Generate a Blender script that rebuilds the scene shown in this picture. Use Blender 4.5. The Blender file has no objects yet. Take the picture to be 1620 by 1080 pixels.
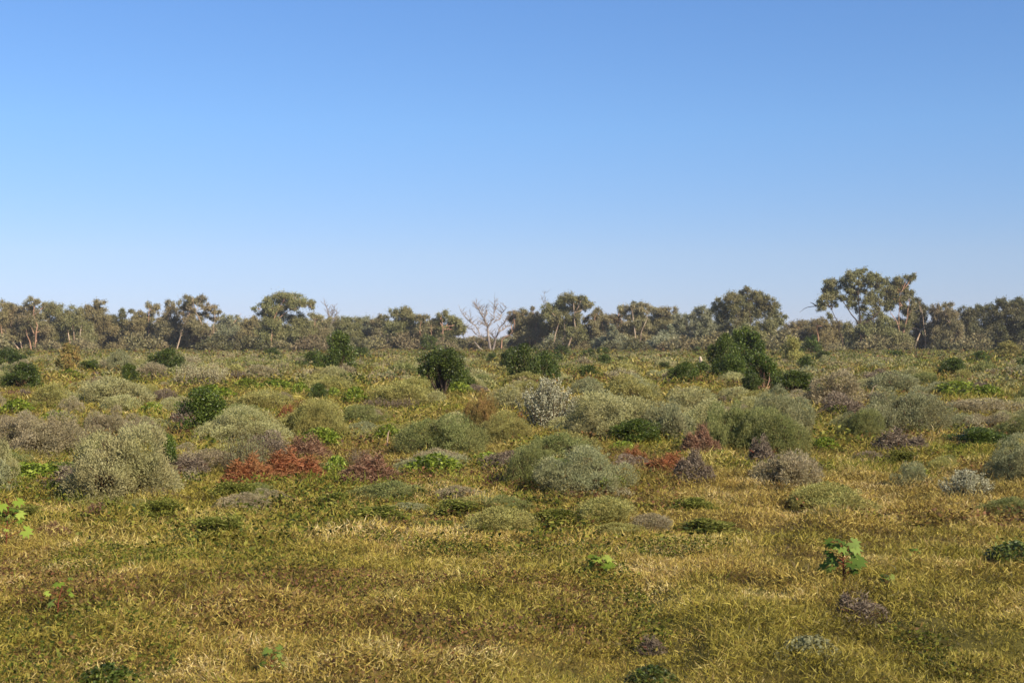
import bpy, math, random
import numpy as np
from math import radians

rng = np.random.default_rng(7)
random.seed(7)
scene = bpy.context.scene
COL = scene.collection

# ------------------------------------------------------------------ camera model
H, F, HOR = 2.0, 2250.0, 545.0          # eye height (m), focal length in photo pixels, horizon row

def ground_at(px, py):
    d = H * F / (py - HOR)
    return (px - 810.0) / F * d, d

# ------------------------------------------------------------------ noise / terrain
TAB = rng.random((256, 256))
def vnoise(x, y, s, off=0.0):
    x = np.asarray(x, float) / s + off; y = np.asarray(y, float) / s + off * 1.7
    xi = np.floor(x).astype(int); yi = np.floor(y).astype(int)
    fx = x - xi; fy = y - yi
    fx = fx * fx * (3 - 2 * fx); fy = fy * fy * (3 - 2 * fy)
    a = TAB[xi % 256, yi % 256]; b = TAB[(xi + 1) % 256, yi % 256]
    c = TAB[xi % 256, (yi + 1) % 256]; d = TAB[(xi + 1) % 256, (yi + 1) % 256]
    return (a * (1 - fx) + b * fx) * (1 - fy) + (c * (1 - fx) + d * fx) * fy

def height(x, y):
    near = np.clip(1.0 - np.abs(y) / 160.0, 0.15, 1)
    fine = np.clip((34 - y) / 12, 0, 1) * np.clip((16 - np.abs(x)) / 4, 0, 1)
    return (((vnoise(x, y, 0.9, 3.1) - .5) * 0.16 + (vnoise(x, y, 0.38, 8.3) - .5) * 0.08) * fine
            + (vnoise(x, y, 5.0, 1.7) - .5) * 0.16) * near

def hz(x, y): return float(height(np.array([x]), np.array([y]))[0])

# ------------------------------------------------------------------ mesh helpers
def build_mesh(name, V, Q=None, T=None, tone=None, extra=None, smooth=False):
    V = np.asarray(V, np.float32).reshape(-1, 3)
    me = bpy.data.meshes.new(name)
    loops = []; starts = []; n = 0
    if Q is not None and len(Q):
        Q = np.asarray(Q, np.int32); loops.append(Q.ravel()); starts.append(np.arange(len(Q)) * 4); n = len(Q) * 4
    nq = 0 if Q is None else len(Q)
    if T is not None and len(T):
        T = np.asarray(T, np.int32); loops.append(T.ravel()); starts.append(n + np.arange(len(T)) * 3)
    L = np.concatenate(loops); S = np.concatenate(starts)
    me.vertices.add(len(V)); me.vertices.foreach_set('co', V.ravel())
    me.loops.add(len(L)); me.loops.foreach_set('vertex_index', L.astype(np.int32))
    me.polygons.add(len(S)); me.polygons.foreach_set('loop_start', S.astype(np.int32))
    if smooth: me.polygons.foreach_set('use_smooth', np.ones(len(S), bool))
    me.update(calc_edges=True)
    if tone is not None:
        a = me.attributes.new('tone', 'FLOAT', 'FACE'); a.data.foreach_set('value', np.asarray(tone, np.float32))
    if extra is not None:
        a = me.attributes.new('patch', 'FLOAT', 'FACE'); a.data.foreach_set('value', np.asarray(extra, np.float32))
    return me

def unit(v):
    return v / (np.linalg.norm(v, axis=1, keepdims=True) + 1e-9)
def rdir(n, r=None):
    return unit((r or rng).normal(size=(n, 3)))

def leaf_quads(P, A, L, W, bend=0.0, r=None):
    """diamond leaves: base P, unit axis A, length L, width W"""
    r = r or rng
    n = len(P)
    L = np.broadcast_to(np.asarray(L, float).reshape(-1, 1), (n, 1)); W = np.broadcast_to(np.asarray(W, float).reshape(-1, 1), (n, 1))
    B = unit(np.cross(A, rdir(n, r)))
    C = np.cross(A, B)
    mid = P + A * L * .45 + C * L * bend
    V = np.stack([P, mid + B * W * .5, P + A * L, mid - B * W * .5], 1).reshape(-1, 3)
    return V, np.arange(4 * n).reshape(-1, 4)

class Acc:
    """collects pieces of one mesh"""
    def __init__(s): s.V = []; s.Q = []; s.T = []; s.tq = []; s.tt = []; s.n = 0
    def add(s, V, Q=None, T=None, tone=None):
        V = np.asarray(V, float).reshape(-1, 3)
        if Q is not None and len(Q):
            s.Q.append(np.asarray(Q) + s.n); s.tq.append(np.broadcast_to(np.asarray(.5 if tone is None else tone, float), (len(Q),)))
        if T is not None and len(T):
            s.T.append(np.asarray(T) + s.n); s.tt.append(np.broadcast_to(np.asarray(.5 if tone is None else tone, float), (len(T),)))
        s.V.append(V); s.n += len(V)
    def tube(s, pts, rads, sides=6, tone=.5):
        pts = np.asarray(pts, float); rads = np.asarray(rads, float); k = len(pts)
        tan = unit(np.gradient(pts, axis=0)); ref = np.array([0.31, 0.95, 0.05])
        u = unit(np.cross(tan, ref)); v = np.cross(tan, u)
        a = np.linspace(0, 2 * math.pi, sides, endpoint=False)
        ring = pts[:, None] + rads[:, None, None] * (np.cos(a)[None, :, None] * u[:, None] + np.sin(a)[None, :, None] * v[:, None])
        Q = []
        for i in range(k - 1):
            for j in range(sides):
                j2 = (j + 1) % sides
                Q.append((i * sides + j, i * sides + j2, (i + 1) * sides + j2, (i + 1) * sides + j))
        s.add(ring.reshape(-1, 3), Q, tone=tone)
    def mesh(s, name, smooth=False):
        return build_mesh(name, np.concatenate(s.V), np.concatenate(s.Q) if s.Q else None, np.concatenate(s.T) if s.T else None,
                          np.concatenate(s.tq + s.tt), smooth=smooth)

# ------------------------------------------------------------------ materials
def lin(c):
    c = [x / 255.0 for x in c]
    return tuple(((x + .055) / 1.055) ** 2.4 if x > .04045 else x / 12.92 for x in c) + (1,)

def nt(mat):
    mat.use_nodes = True; n = mat.node_tree; n.nodes.clear(); return n, n.nodes, n.links

def ramp(nd, stops):
    r = nd.new('ShaderNodeValToRGB'); e = r.color_ramp.elements
    while len(e) > 1: e.remove(e[-1])
    e[0].position = 0; e[0].color = lin(stops[0])
    for i, c in enumerate(stops[1:], 1):
        x = e.new(i / (len(stops) - 1)); x.color = lin(c)
    return r

def leaf_mat(name, stops, trans=0.3, rough=0.7, spec=0.12, objvar=0.12, stops2=None, noise=None):
    m = bpy.data.materials.new(name); t, nd, lk = nt(m)
    at = nd.new('ShaderNodeAttribute'); at.attribute_name = 'tone'
    r = ramp(nd, stops); lk.new(at.outputs['Fac'], r.inputs[0]); col = r.outputs[0]
    if stops2:
        r2 = ramp(nd, stops2); lk.new(at.outputs['Fac'], r2.inputs[0])
        a2 = nd.new('ShaderNodeAttribute'); a2.attribute_name = 'patch'
        mx = nd.new('ShaderNodeMix'); mx.data_type = 'RGBA'
        lk.new(a2.outputs['Fac'], mx.inputs[0]); lk.new(col, mx.inputs[6]); lk.new(r2.outputs[0], mx.inputs[7]); col = mx.outputs[2]
    if noise:                                # broad natural variation of leaf colour through the plant
        tc = nd.new('ShaderNodeTexCoord'); nz = nd.new('ShaderNodeTexNoise'); nz.inputs['Scale'].default_value = noise[0]
        lk.new(tc.outputs['Object'], nz.inputs['Vector'])
        mr = nd.new('ShaderNodeMapRange'); mr.inputs[1].default_value = .42; mr.inputs[2].default_value = .62
        lk.new(nz.outputs[0], mr.inputs[0])
        mx = nd.new('ShaderNodeMix'); mx.data_type = 'RGBA'; mx.inputs[7].default_value = lin(noise[1])
        ml = nd.new('ShaderNodeMath'); ml.operation = 'MULTIPLY'; ml.inputs[1].default_value = noise[2]
        lk.new(mr.outputs[0], ml.inputs[0]); lk.new(ml.outputs[0], mx.inputs[0]); lk.new(col, mx.inputs[6]); col = mx.outputs[2]
    oi = nd.new('ShaderNodeObjectInfo'); hs = nd.new('ShaderNodeHueSaturation')
    m1 = nd.new('ShaderNodeMapRange'); m1.inputs[3].default_value = 1 - objvar; m1.inputs[4].default_value = 1 + objvar
    lk.new(oi.outputs['Random'], m1.inputs[0]); lk.new(m1.outputs[0], hs.inputs['Value'])
    m2 = nd.new('ShaderNodeMath'); m2.operation = 'MULTIPLY_ADD'; m2.inputs[1].default_value = objvar * .12; m2.inputs[2].default_value = .5 - objvar * .06
    lk.new(oi.outputs['Random'], m2.inputs[0]); lk.new(m2.outputs[0], hs.inputs['Hue'])
    lk.new(col, hs.inputs['Color']); col = hs.outputs[0]
    p = nd.new('ShaderNodeBsdfPrincipled'); p.inputs['Roughness'].default_value = rough; p.inputs['Specular IOR Level'].default_value = spec
    lk.new(col, p.inputs['Base Color'])
    o = nd.new('ShaderNodeOutputMaterial')
    if trans > 0:
        tr = nd.new('ShaderNodeBsdfTranslucent'); lk.new(col, tr.inputs[0])
        ms = nd.new('ShaderNodeMixShader'); ms.inputs[0].default_value = trans
        lk.new(p.outputs[0], ms.inputs[1]); lk.new(tr.outputs[0], ms.inputs[2]); lk.new(ms.outputs[0], o.inputs[0])
    else: lk.new(p.outputs[0], o.inputs[0])
    return m

def bark_mat(name, c1, c2, scale=1.5, rough=.85):
    m = bpy.data.materials.new(name); t, nd, lk = nt(m)
    tc = nd.new('ShaderNodeTexCoord'); mp = nd.new('ShaderNodeMapping'); mp.inputs['Scale'].default_value = (1, 1, .3)
    nz = nd.new('ShaderNodeTexNoise'); nz.inputs['Scale'].default_value = scale; nz.inputs['Detail'].default_value = 6
    lk.new(tc.outputs['Object'], mp.inputs[0]); lk.new(mp.outputs[0], nz.inputs['Vector'])
    r = nd.new('ShaderNodeValToRGB'); r.color_ramp.elements[0].position = .35; r.color_ramp.elements[1].position = .65
    r.color_ramp.elements[0].color = lin(c1); r.color_ramp.elements[1].color = lin(c2)
    lk.new(nz.outputs[0], r.inputs[0])
    p = nd.new('ShaderNodeBsdfPrincipled'); p.inputs['Roughness'].default_value = rough; p.inputs['Specular IOR Level'].default_value = .2
    lk.new(r.outputs[0], p.inputs['Base Color'])
    b = nd.new('ShaderNodeBump'); b.inputs['Strength'].default_value = .4; lk.new(nz.outputs[0], b.inputs['Height']); lk.new(b.outputs[0], p.inputs['Normal'])
    o = nd.new('ShaderNodeOutputMaterial'); lk.new(p.outputs[0], o.inputs[0]); return m

M = {}
# grey-green saltbush / bluebush
M['sage']   = leaf_mat('sage_foliage',  [(142,138,87),(170,165,112),(180,176,121),(193,187,136)], .36, objvar=.10, noise=(3,(158,140,100),.35))
M['olive']  = leaf_mat('olive_foliage', [(125,121,64),(157,151,87),(170,163,98),(182,174,110)], .36, objvar=.12, noise=(3,(148,128,74),.4))
M['brown']  = leaf_mat('dry_foliage',   [(129,114,87),(161,146,112),(174,159,125),(189,176,142)], .36, objvar=.1, noise=(4,(150,142,100),.5))
M['grey']   = leaf_mat('grey_foliage',  [(121,121,85),(148,148,106),(161,161,117),(178,176,134)], .36, objvar=.08, noise=(3,(146,132,90),.4))
M['deep']   = leaf_mat('deep_sage_foliage',  [(102,106,59),(129,134,78),(144,146,89),(163,161,106)], .36, objvar=.08, noise=(3,(128,116,68),.35))
M['violet'] = leaf_mat('violet_twigs',  [(80,68,56),(118,102,84),(136,120,100),(158,144,122)], .1, objvar=.06)
M['rust']   = leaf_mat('rusty_twigs',   [(108,62,38),(146,88,54),(166,106,68),(188,134,96)], .15, objvar=.05, noise=(5,(130,108,66),.5))
M['crimson']= leaf_mat('crimson_twigs', [(102,66,50),(132,94,72),(150,114,88),(172,142,114)], .12, objvar=.05, noise=(5,(130,112,80),.45))
M['darkleaf']= leaf_mat('dark_green_leaves', [(48,60,22),(66,80,28),(84,98,36),(122,132,62)], .28, rough=.45, spec=.4, objvar=.1)
M['midleaf'] = leaf_mat('mid_green_leaves', [(54,68,22),(74,88,30),(92,108,38),(130,142,62)], .3, rough=.45, spec=.4, objvar=.1)
M['limeleaf']= leaf_mat('lime_green_leaves', [(88,104,28),(112,126,36),(132,146,46),(160,168,70)], .3, rough=.5, spec=.35, objvar=.08)
M['weedleaf'] = leaf_mat('lobed_weed_leaves', [(70,90,34),(90,110,44),(106,124,54),(128,144,72)], .35, objvar=.06)
M['midherb'] = leaf_mat('herb_leaves', [(84,90,34),(110,114,46),(130,130,58),(156,152,80)], .3, objvar=.12)
M['weedlime'] = leaf_mat('pale_lobed_leaves', [(88,108,34),(108,126,42),(122,138,50),(146,158,72)], .25, objvar=.06)
M['silver']  = leaf_mat('silver_leaves', [(112,112,86),(162,158,124),(182,178,146),(204,198,168)], .1, rough=.6, objvar=.05)
M['palestalk']=leaf_mat('pale_stalks', [(147,141,101),(185,174,130),(204,193,151),(216,208,172)], .1, objvar=.05)
M['orange']  = leaf_mat('orange_olive_foliage', [(108,98,48),(146,126,70),(170,138,82),(192,152,96)], .2, noise=(3,(126,124,70),.7))
# eucalypt crowns
M['gum']     = leaf_mat('gum_foliage', [(92,88,58),(126,120,80),(144,136,92),(166,156,114)], .22, rough=.5, spec=.35, objvar=.10, noise=(.22,(150,126,92),.5))
M['gumgreen']= leaf_mat('green_gum_foliage', [(86,88,54),(118,118,70),(134,132,82),(156,150,102)], .22, rough=.5, spec=.35, objvar=.08, noise=(.25,(142,126,84),.45))
M['gumgrey'] = leaf_mat('grey_gum_foliage', [(92,96,72),(126,128,94),(146,146,110),(168,166,132)], .22, rough=.5, spec=.35, objvar=.06, noise=(.25,(140,130,96),.4))
M['gumrust'] = leaf_mat('rusty_gum_foliage', [(94,84,56),(132,118,80),(148,134,92),(168,154,112)], .2, rough=.5, objvar=.08, noise=(.25,(130,124,84),.6))
M['gumdark'] = leaf_mat('dark_gum_foliage', [(62,64,38),(88,88,52),(104,102,62),(130,124,82)], .15, rough=.5, spec=.35, objvar=.08, noise=(.25,(110,96,66),.4))
M['scrub']   = leaf_mat('scrub_foliage', [(96,86,62),(128,114,82),(146,132,98),(166,150,116)], .15, objvar=.2, noise=(.5,(112,108,72),.7))
M['barkpale']= bark_mat('pale_bark', (150,122,98), (206,182,156))
M['barkpink']= bark_mat('pink_bark', (150,108,84), (196,156,128))
M['barkdark']= bark_mat('dark_bark', (46,36,30), (92,76,62))
M['barkdead']= bark_mat('bleached_dead_wood', (116,104,96), (158,144,132))
M['twig']    = bark_mat('brown_twig', (58,44,30), (104,84,58), 20)
M['redstem'] = bark_mat('red_stem', (88,36,28), (130,70,48), 20)
M['stump']   = bark_mat('bleached_stump_wood', (170,152,130), (200,184,164), 6)

# grass : two ramps (green / dry) mixed by the patch attribute
M['grass'] = leaf_mat('grass_blades', [(72,66,24),(122,112,40),(152,140,52),(178,162,72),(134,108,54),(206,188,108)], .28, rough=.55, spec=.3, objvar=0,
                      stops2=[(84,60,30),(140,114,50),(180,156,72),(208,184,100),(144,108,64),(228,206,146)])
M['wisp'] = leaf_mat('wispy_stems', [(70,78,24),(104,110,36),(128,132,46),(156,150,64)], .3, rough=.6, objvar=0,
                      stops2=[(84,70,36),(116,98,50),(138,122,62),(160,146,90)])
M['forb']  = leaf_mat('ground_weed_leaves', [(42,54,18),(76,84,30),(104,108,40),(140,136,56),(104,74,44)], .3, rough=.55, objvar=0,
                      stops2=[(74,48,36),(110,80,54),(106,96,44),(140,118,62),(132,88,62)])

def ground_material():
    m = bpy.data.materials.new('ground_soil_and_litter'); t, nd, lk = nt(m)
    ge = nd.new('ShaderNodeNewGeometry')
    def noise(sc, det=6):
        n = nd.new('ShaderNodeTexNoise'); n.inputs['Scale'].default_value = sc; n.inputs['Detail'].default_value = det; lk.new(ge.outputs['Position'], n.inputs['Vector']); return n
    a = noise(14); b = noise(.12, 5); c = noise(1.1, 4)
    r = nd.new('ShaderNodeValToRGB'); r.color_ramp.elements[0].position = .3; r.color_ramp.elements[1].position = .72
    r.color_ramp.elements[0].color = lin((60,48,26)); r.color_ramp.elements[1].color = lin((116,98,50)); lk.new(a.outputs[0], r.inputs[0])
    r2 = nd.new('ShaderNodeValToRGB'); r2.color_ramp.elements[0].position = .3; r2.color_ramp.elements[1].position = .7
    r2.color_ramp.elements[0].color = lin((62,54,26)); r2.color_ramp.elements[1].color = lin((100,96,42)); lk.new(c.outputs[0], r2.inputs[0])
    mr = nd.new('ShaderNodeMapRange'); mr.inputs[1].default_value = .42; mr.inputs[2].default_value = .58; lk.new(b.outputs[0], mr.inputs[0])
    mx = nd.new('ShaderNodeMix'); mx.data_type = 'RGBA'; lk.new(mr.outputs[0], mx.inputs[0]); lk.new(r.outputs[0], mx.inputs[6]); lk.new(r2.outputs[0], mx.inputs[7])
    p = nd.new('ShaderNodeBsdfPrincipled'); p.inputs['Roughness'].default_value = .95; p.inputs['Specular IOR Level'].default_value = .1
    lk.new(mx.outputs[2], p.inputs['Base Color'])
    bp = nd.new('ShaderNodeBump'); bp.inputs['Strength'].default_value = .6; bp.inputs['Distance'].default_value = .03; lk.new(a.outputs[0], bp.inputs['Height']); lk.new(bp.outputs[0], p.inputs['Normal'])
    o = nd.new('ShaderNodeOutputMaterial'); lk.new(p.outputs[0], o.inputs[0]); return m
M['ground'] = ground_material()

# ------------------------------------------------------------------ object helpers
def link(name, me, mat, parent=None):
    if not me.materials: me.materials.append(mat)
    o = bpy.data.objects.new(name, me); COL.objects.link(o)
    if me.materials[0] != mat:
        o.material_slots[0].link = 'OBJECT'; o.material_slots[0].material = mat
    if parent: o.parent = parent
    return o
def tag(o, label, cat, group=None, kind=None):
    o['label'] = label; o['category'] = cat
    if group: o['group'] = group
    if kind: o['kind'] = kind
    return o
def root(name, loc, label, cat, group=None, rz=0, sc=(1, 1, 1)):
    o = bpy.data.objects.new(name, None); COL.objects.link(o); o.empty_display_size = .2
    o.location = loc; o.rotation_euler = (0, 0, rz); o.scale = sc
    return tag(o, label, cat, group)

# ------------------------------------------------------------------ ground
def sgrid(a, b, n, p):
    t = np.linspace(-1, 1, n); return np.sign(t) * np.abs(t) ** p * (b if p else 0)
def ground():
    xp = np.concatenate([np.arange(0, 16, .13), 16 * (3000 / 16) ** np.linspace(0, 1, 60)]); xs = np.concatenate([-xp[:0:-1], xp])
    ys = np.concatenate([np.linspace(-300, -10, 20), np.linspace(-8, 5, 14), np.arange(5.2, 34, .13), 34 * (3500 / 34) ** np.linspace(0, 1, 170)])
    X, Y = np.meshgrid(xs, ys); Z = height(X, Y)
    V = np.stack([X, Y, Z], -1).reshape(-1, 3); nx = len(xs); ny = len(ys)
    i = (np.arange(ny - 1)[:, None] * nx + np.arange(nx - 1)[None]).ravel()
    Q = np.stack([i, i + 1, i + nx + 1, i + nx], 1)
    o = link('ground', build_mesh('ground', V, Q, smooth=True), M['ground']); o['kind'] = 'structure'
ground()

# ------------------------------------------------------------------ ground cover (grass, weeds)
def scatter(d0, d1, dens, margin=2.5):
    area = (d1 ** 2 - d0 ** 2) * .39 + 2 * margin * (d1 - d0)
    n = int(area * dens)
    y = np.sqrt(rng.random(n) * (d1 ** 2 - d0 ** 2) + d0 ** 2)
    x = (rng.random(n) * 2 - 1) * (y * .39 + margin)
    return x, y

def patchval(x, y):
    """0 = green, 1 = dry"""
    a = vnoise(x, y, 2.6, 5.5) * .5 + vnoise(x, y, .8, 2.2) * .35 + vnoise(x, y, 11, 9.1) * .35
    near = np.clip((24 - y) / 14, 0, 1)
    a = a + .10 * vnoise(x, y, 1.3, 61.0) * np.clip(x / 4, -.5, 1)
    far = np.clip((y - 24) / 60, 0, 1)
    return np.clip((a - .62) * 3.2 + .40 + near * .28 - far * .45, 0, 1)

def grass():
    VV = []; tone = []; pat = []
    bands = [(6.0, 9.5, 7600, .050, .0046), (9.5, 14, 5200, .055, .0056), (14, 22, 2900, .065, .0072), (22, 36, 1000, .09, .011), (36, 62, 190, .14, .022), (62, 120, 30, .22, .045), (120, 360, 4.5, .3, .11)]
    for d0, d1, dens, L, W in bands:
        x, y = scatter(d0, d1, dens)
        keep = rng.random(len(x)) < .30 + 1.3 * vnoise(x, y, .2, 12.2) * (.6 + .6 * vnoise(x, y, .85, 31.2))
        x = x[keep]; y = y[keep]; n = len(x)
        z = height(x, y)
        pv = patchval(x, y)
        tuft = vnoise(x, y, .55, 6.6); tuft = tuft * np.where(vnoise(x, y, .8, 71.7) > .74, .15, 1.0)
        lean = rng.normal(size=(n, 2)) * (.75 + .5 * rng.random((n, 1)))
        # blades of one tuft bend the same way
        g = vnoise(x, y, .4, 3.3) * 6.28 * 2
        lean += np.stack([np.cos(g), np.sin(g)], 1) * .2
        A = unit(np.concatenate([lean, np.abs(rng.normal(size=(n, 1))) * .6 + .35], 1))
        ln = L * (.5 + rng.random(n) ** 1.5 * 1.1) * (.6 + .9 * tuft)
        lift = rng.random(n) ** 1.3 * L * 1.5 * (.15 + 1.5 * tuft ** 1.5)
        P = np.stack([x, y, z + lift - .012], 1)
        V, _ = leaf_quads(P, A, ln, W * (.6 + .9 * rng.random(n)), bend=rng.normal(size=(n, 1)) * .22)
        VV.append(V)
        tone.append(np.clip(rng.random(n) * .72 + .55 * (vnoise(x, y, .22, 4.4) - .5) + .75 * (vnoise(x, y, .75, 14.4) - .5) + .14, 0, 1)); pat.append(np.clip(pv + (rng.random(n) - .5) * .7, 0, 1))
    V = np.concatenate(VV); n = len(V) // 4
    me = build_mesh('grass', V, np.arange(4 * n).reshape(-1, 4), tone=np.concatenate(tone), extra=np.concatenate(pat))
    o = link('grass', me, M['grass'])
    tag(o, 'olive and straw coloured matted grass covering the open ground', 'grass', kind='stuff')
    # ---- taller wispy stems between the shrubs, thin seed stalks in the foreground
    VV = []; tone = []; pat = []
    for d0, d1, dens, L, W in [(6, 11, 260, .10, .0032), (11, 17, 110, .12, .006), (17, 30, 240, .15, .0085), (30, 60, 75, .19, .016), (60, 110, 12, .24, .035)]:
        x, y = scatter(d0, d1, dens)
        m = vnoise(x, y, 1.7, 41.5) * .6 + vnoise(x, y, .5, 17.9) * .5 + np.clip((y - 15) / 60, 0, .15)
        keep = m > .56; x = x[keep]; y = y[keep]; m = m[keep]; n = len(x)
        P = np.stack([x, y, height(x, y) + rng.random(n) * L * .9 * np.clip((m - .5) * 6, .2, 1.2)], 1)
        A = unit(np.concatenate([rng.normal(size=(n, 2)) * .75, np.full((n, 1), .8)], 1))
        V, _ = leaf_quads(P, A, L * (.35 + .8 * rng.random(n)), W * (.6 + .8 * rng.random(n)), bend=rng.normal(size=(n, 1)) * .12)
        VV.append(V); tone.append(rng.random(n)); pat.append(np.clip((vnoise(x, y, 2.9, 51.3) - .45) * 5 + rng.normal(size=n) * .2, 0, 1))
    V = np.concatenate(VV); n = len(V) // 4
    me = build_mesh('tall_grass', V, np.arange(4 * n).reshape(-1, 4), tone=np.concatenate(tone), extra=np.concatenate(pat))
    tag(link('tall_grass', me, M['wisp']), 'taller wispy green and reddish-brown stems between the shrubs', 'grass', kind='stuff')
    # ---- broad low weeds in patches
    VV = []; tone = []; pat = []
    for d0, d1, dens, L in [(6, 14, 1250, .030), (14, 26, 420, .05), (26, 60, 110, .08), (60, 140, 20, .15), (140, 340, 3.0, .32)]:
        x, y = scatter(d0, d1, dens)
        m = vnoise(x, y, 1.1, 15.5) * .6 + vnoise(x, y, 4.2, 7.9) * .55
        keep = m > .585; x = x[keep]; y = y[keep]; n = len(x)
        P = np.stack([x, y, height(x, y) + rng.random(n) * L * 2.2 * (1 + vnoise(x, y, .5, 2))], 1)
        A = unit(np.concatenate([rng.normal(size=(n, 2)), rng.normal(size=(n, 1)) * .45 + .3], 1))
        V, _ = leaf_quads(P, A, L * (.5 + rng.random(n)), L * .55 * (.5 + rng.random(n)), .08)
        VV.append(V); tone.append(rng.random(n)); pat.append(np.clip((vnoise(x, y, 2.3, 21.3) - .5) * 7, 0, .95))
    V = np.concatenate(VV); n = len(V) // 4
    me = build_mesh('low_weeds', V, np.arange(4 * n).reshape(-1, 4), tone=np.concatenate(tone), extra=np.concatenate(pat))
    tag(link('ground_cover', me, M['forb']), 'low green and reddish weeds spreading through the grass', 'ground cover', kind='stuff')
grass()

# ------------------------------------------------------------------ shrub prototypes (about 1 m wide)
def sin3(P, f, ph):
    return np.sin(P[:, 0] * f + ph) * np.sin(P[:, 1] * f * 1.13 + ph * 2.1) + np.sin(P[:, 2] * f * 1.31 + ph * .7) * np.sin((P[:, 0] + P[:, 1]) * f * .7 + ph * 3)

def mound_proto(seed, n, L, W, hollow=.55, updir=.45):
    r = np.random.default_rng(seed)
    lumps = [(np.array([0, 0, -.02]), np.array([.35, .35, .33]))]
    ax, ay = r.normal() * .06, r.normal() * .06
    for k in range(19):
        a = k * 2.4 + r.random(); ro = math.sqrt((k + .5) / 19) * .37
        top = .5 * (1 - (ro / .5) ** 2) ** 1.0 * (.55 + .75 * r.random())
        q = .07 + r.random() * .10; ro *= .8 + .45 * r.random()
        lumps.append((np.array([math.cos(a) * ro + ax, math.sin(a) * ro + ay, max(top - q, .0)]), np.array([q * 1.15, q * 1.15, q])))
    lumps = lumps[1:] + [lumps[0]]
    w = np.array([l[1][0] ** 2 for l in lumps]); w = w / w.sum()
    PP = []; DD = []
    tot = 0
    while tot < n:
        k = r.choice(len(lumps), n, p=w); C = np.array([l[0] for l in lumps])[k]; R = np.array([l[1] for l in lumps])[k]
        d = rdir(n, r); P = C + R * d * (1.04 - .3 * r.random((n, 1)) ** 2.2 + .30 * r.random((n, 1)) ** 4)
        ok = (P[:, 2] > 0)
        for c, q in lumps:
            ok &= (np.linalg.norm((P - c) / q, axis=1) > .72)
        ok &= (sin3(P, 19, seed) * .5 + sin3(P, 41, seed * 2.) * .3 + r.random(n) * .9 - (1 - P[:, 2] * 2) * .15) > -hollow + .25
        PP.append(P[ok]); DD.append(d[ok]); tot += ok.sum()
    P = np.concatenate(PP)[:n]; D = np.concatenate(DD)[:n]
    # ragged outline: whole sprays stick out, others are missing
    cell = np.floor(P * 13 + seed).astype(int); hsh = TAB[(cell[:, 0] * 7 + cell[:, 2] * 31) % 256, (cell[:, 1] * 13 + cell[:, 2] * 5) % 256]
    keep = (hsh > .17) | (r.random(n) < .3); P = P + D * ((hsh[:, None] - .5) * .075); P = P[keep]; D = D[keep]; n = len(P)
    P[:, 2] = np.abs(P[:, 2])
    A = unit(D * .7 + rdir(n, r) * .7 + np.array([0, 0, updir]))
    V, Q = leaf_quads(P, A, L * (.5 + r.random(n)), W * (.6 + .8 * r.random(n)), .05, r)
    f = Acc(); f.add(V, Q, tone=np.clip(r.random(n) * .8 + sin3(P, 7, seed + 4) * .12 + .1, 0, 1))
    st = Acc()
    for k in range(46 if n > 2500 else 16):
        a = r.random() * 6.28; el = .15 + r.random() * 1.3; R = .30 + .1 * r.random()
        e = np.array([math.cos(a) * math.cos(el), math.sin(a) * math.cos(el), math.sin(el)]) * R
        m = e * .5 + r.normal(size=3) * .03; m[2] = abs(m[2])
        st.tube([[0, 0, -.02], m, e, e * 1.15 + r.normal(size=3) * .02], [.012, .008, .005, .002], 4, r.random())
    return f.mesh('mound_foliage'), st.mesh('mound_stems')

def leafy_proto(seed, n, L, W, nc=12, stem=.18, spread=1.0, drop=0.0):
    """irregular broad-leaved bush, about 1 m wide and 1 m tall"""
    r = np.random.default_rng(seed)
    f = Acc(); st = Acc(); cs = []
    for k in range(nc):
        a = r.random() * 6.28; zz = stem + (1 - stem) * (.12 + .8 * (k + .5) / nc)
        rad = (.34 * math.sin(min(1, (1.08 - zz) / .55) * 1.57)) * spread * (.35 + .85 * r.random())
        c = np.array([math.cos(a) * rad, math.sin(a) * rad, zz]); q = .085 + .085 * r.random()
        c[2] = min(c[2], 1 - q * .8)
        cs.append((c, q))
        m = c * .55 + r.normal(size=3) * .03
        st.tube([[r.normal() * .015, r.normal() * .015, -.02], m, c, c + (c - m) * .3], [.02, .012, .007, .003], 5, r.random())
    per = n // nc
    for c, q in cs:
        d = rdir(per, r); P = c + d * q * (1.1 - .55 * r.random((per, 1)) ** 1.6)
        sub = r.integers(0, 14, per); SD = rdir(14, r) * q * .35; P = P + SD[sub]
        ok = P[:, 2] > .01; P = P[ok]; d = d[ok]
        A = unit(d * .6 + rdir(len(P), r) * .8 + np.array([0, 0, .1 - drop]))
        V, Q = leaf_quads(P, A, L * (.55 + .8 * r.random(len(P))), W * (.6 + .7 * r.random(len(P))), .08, r)
        f.add(V, Q, tone=np.clip(r.random(len(P)) ** 1.3 + r.normal() * .08, 0, 1))
    return f.mesh('leafy_foliage'), st.mesh('leafy_stems')

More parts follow.
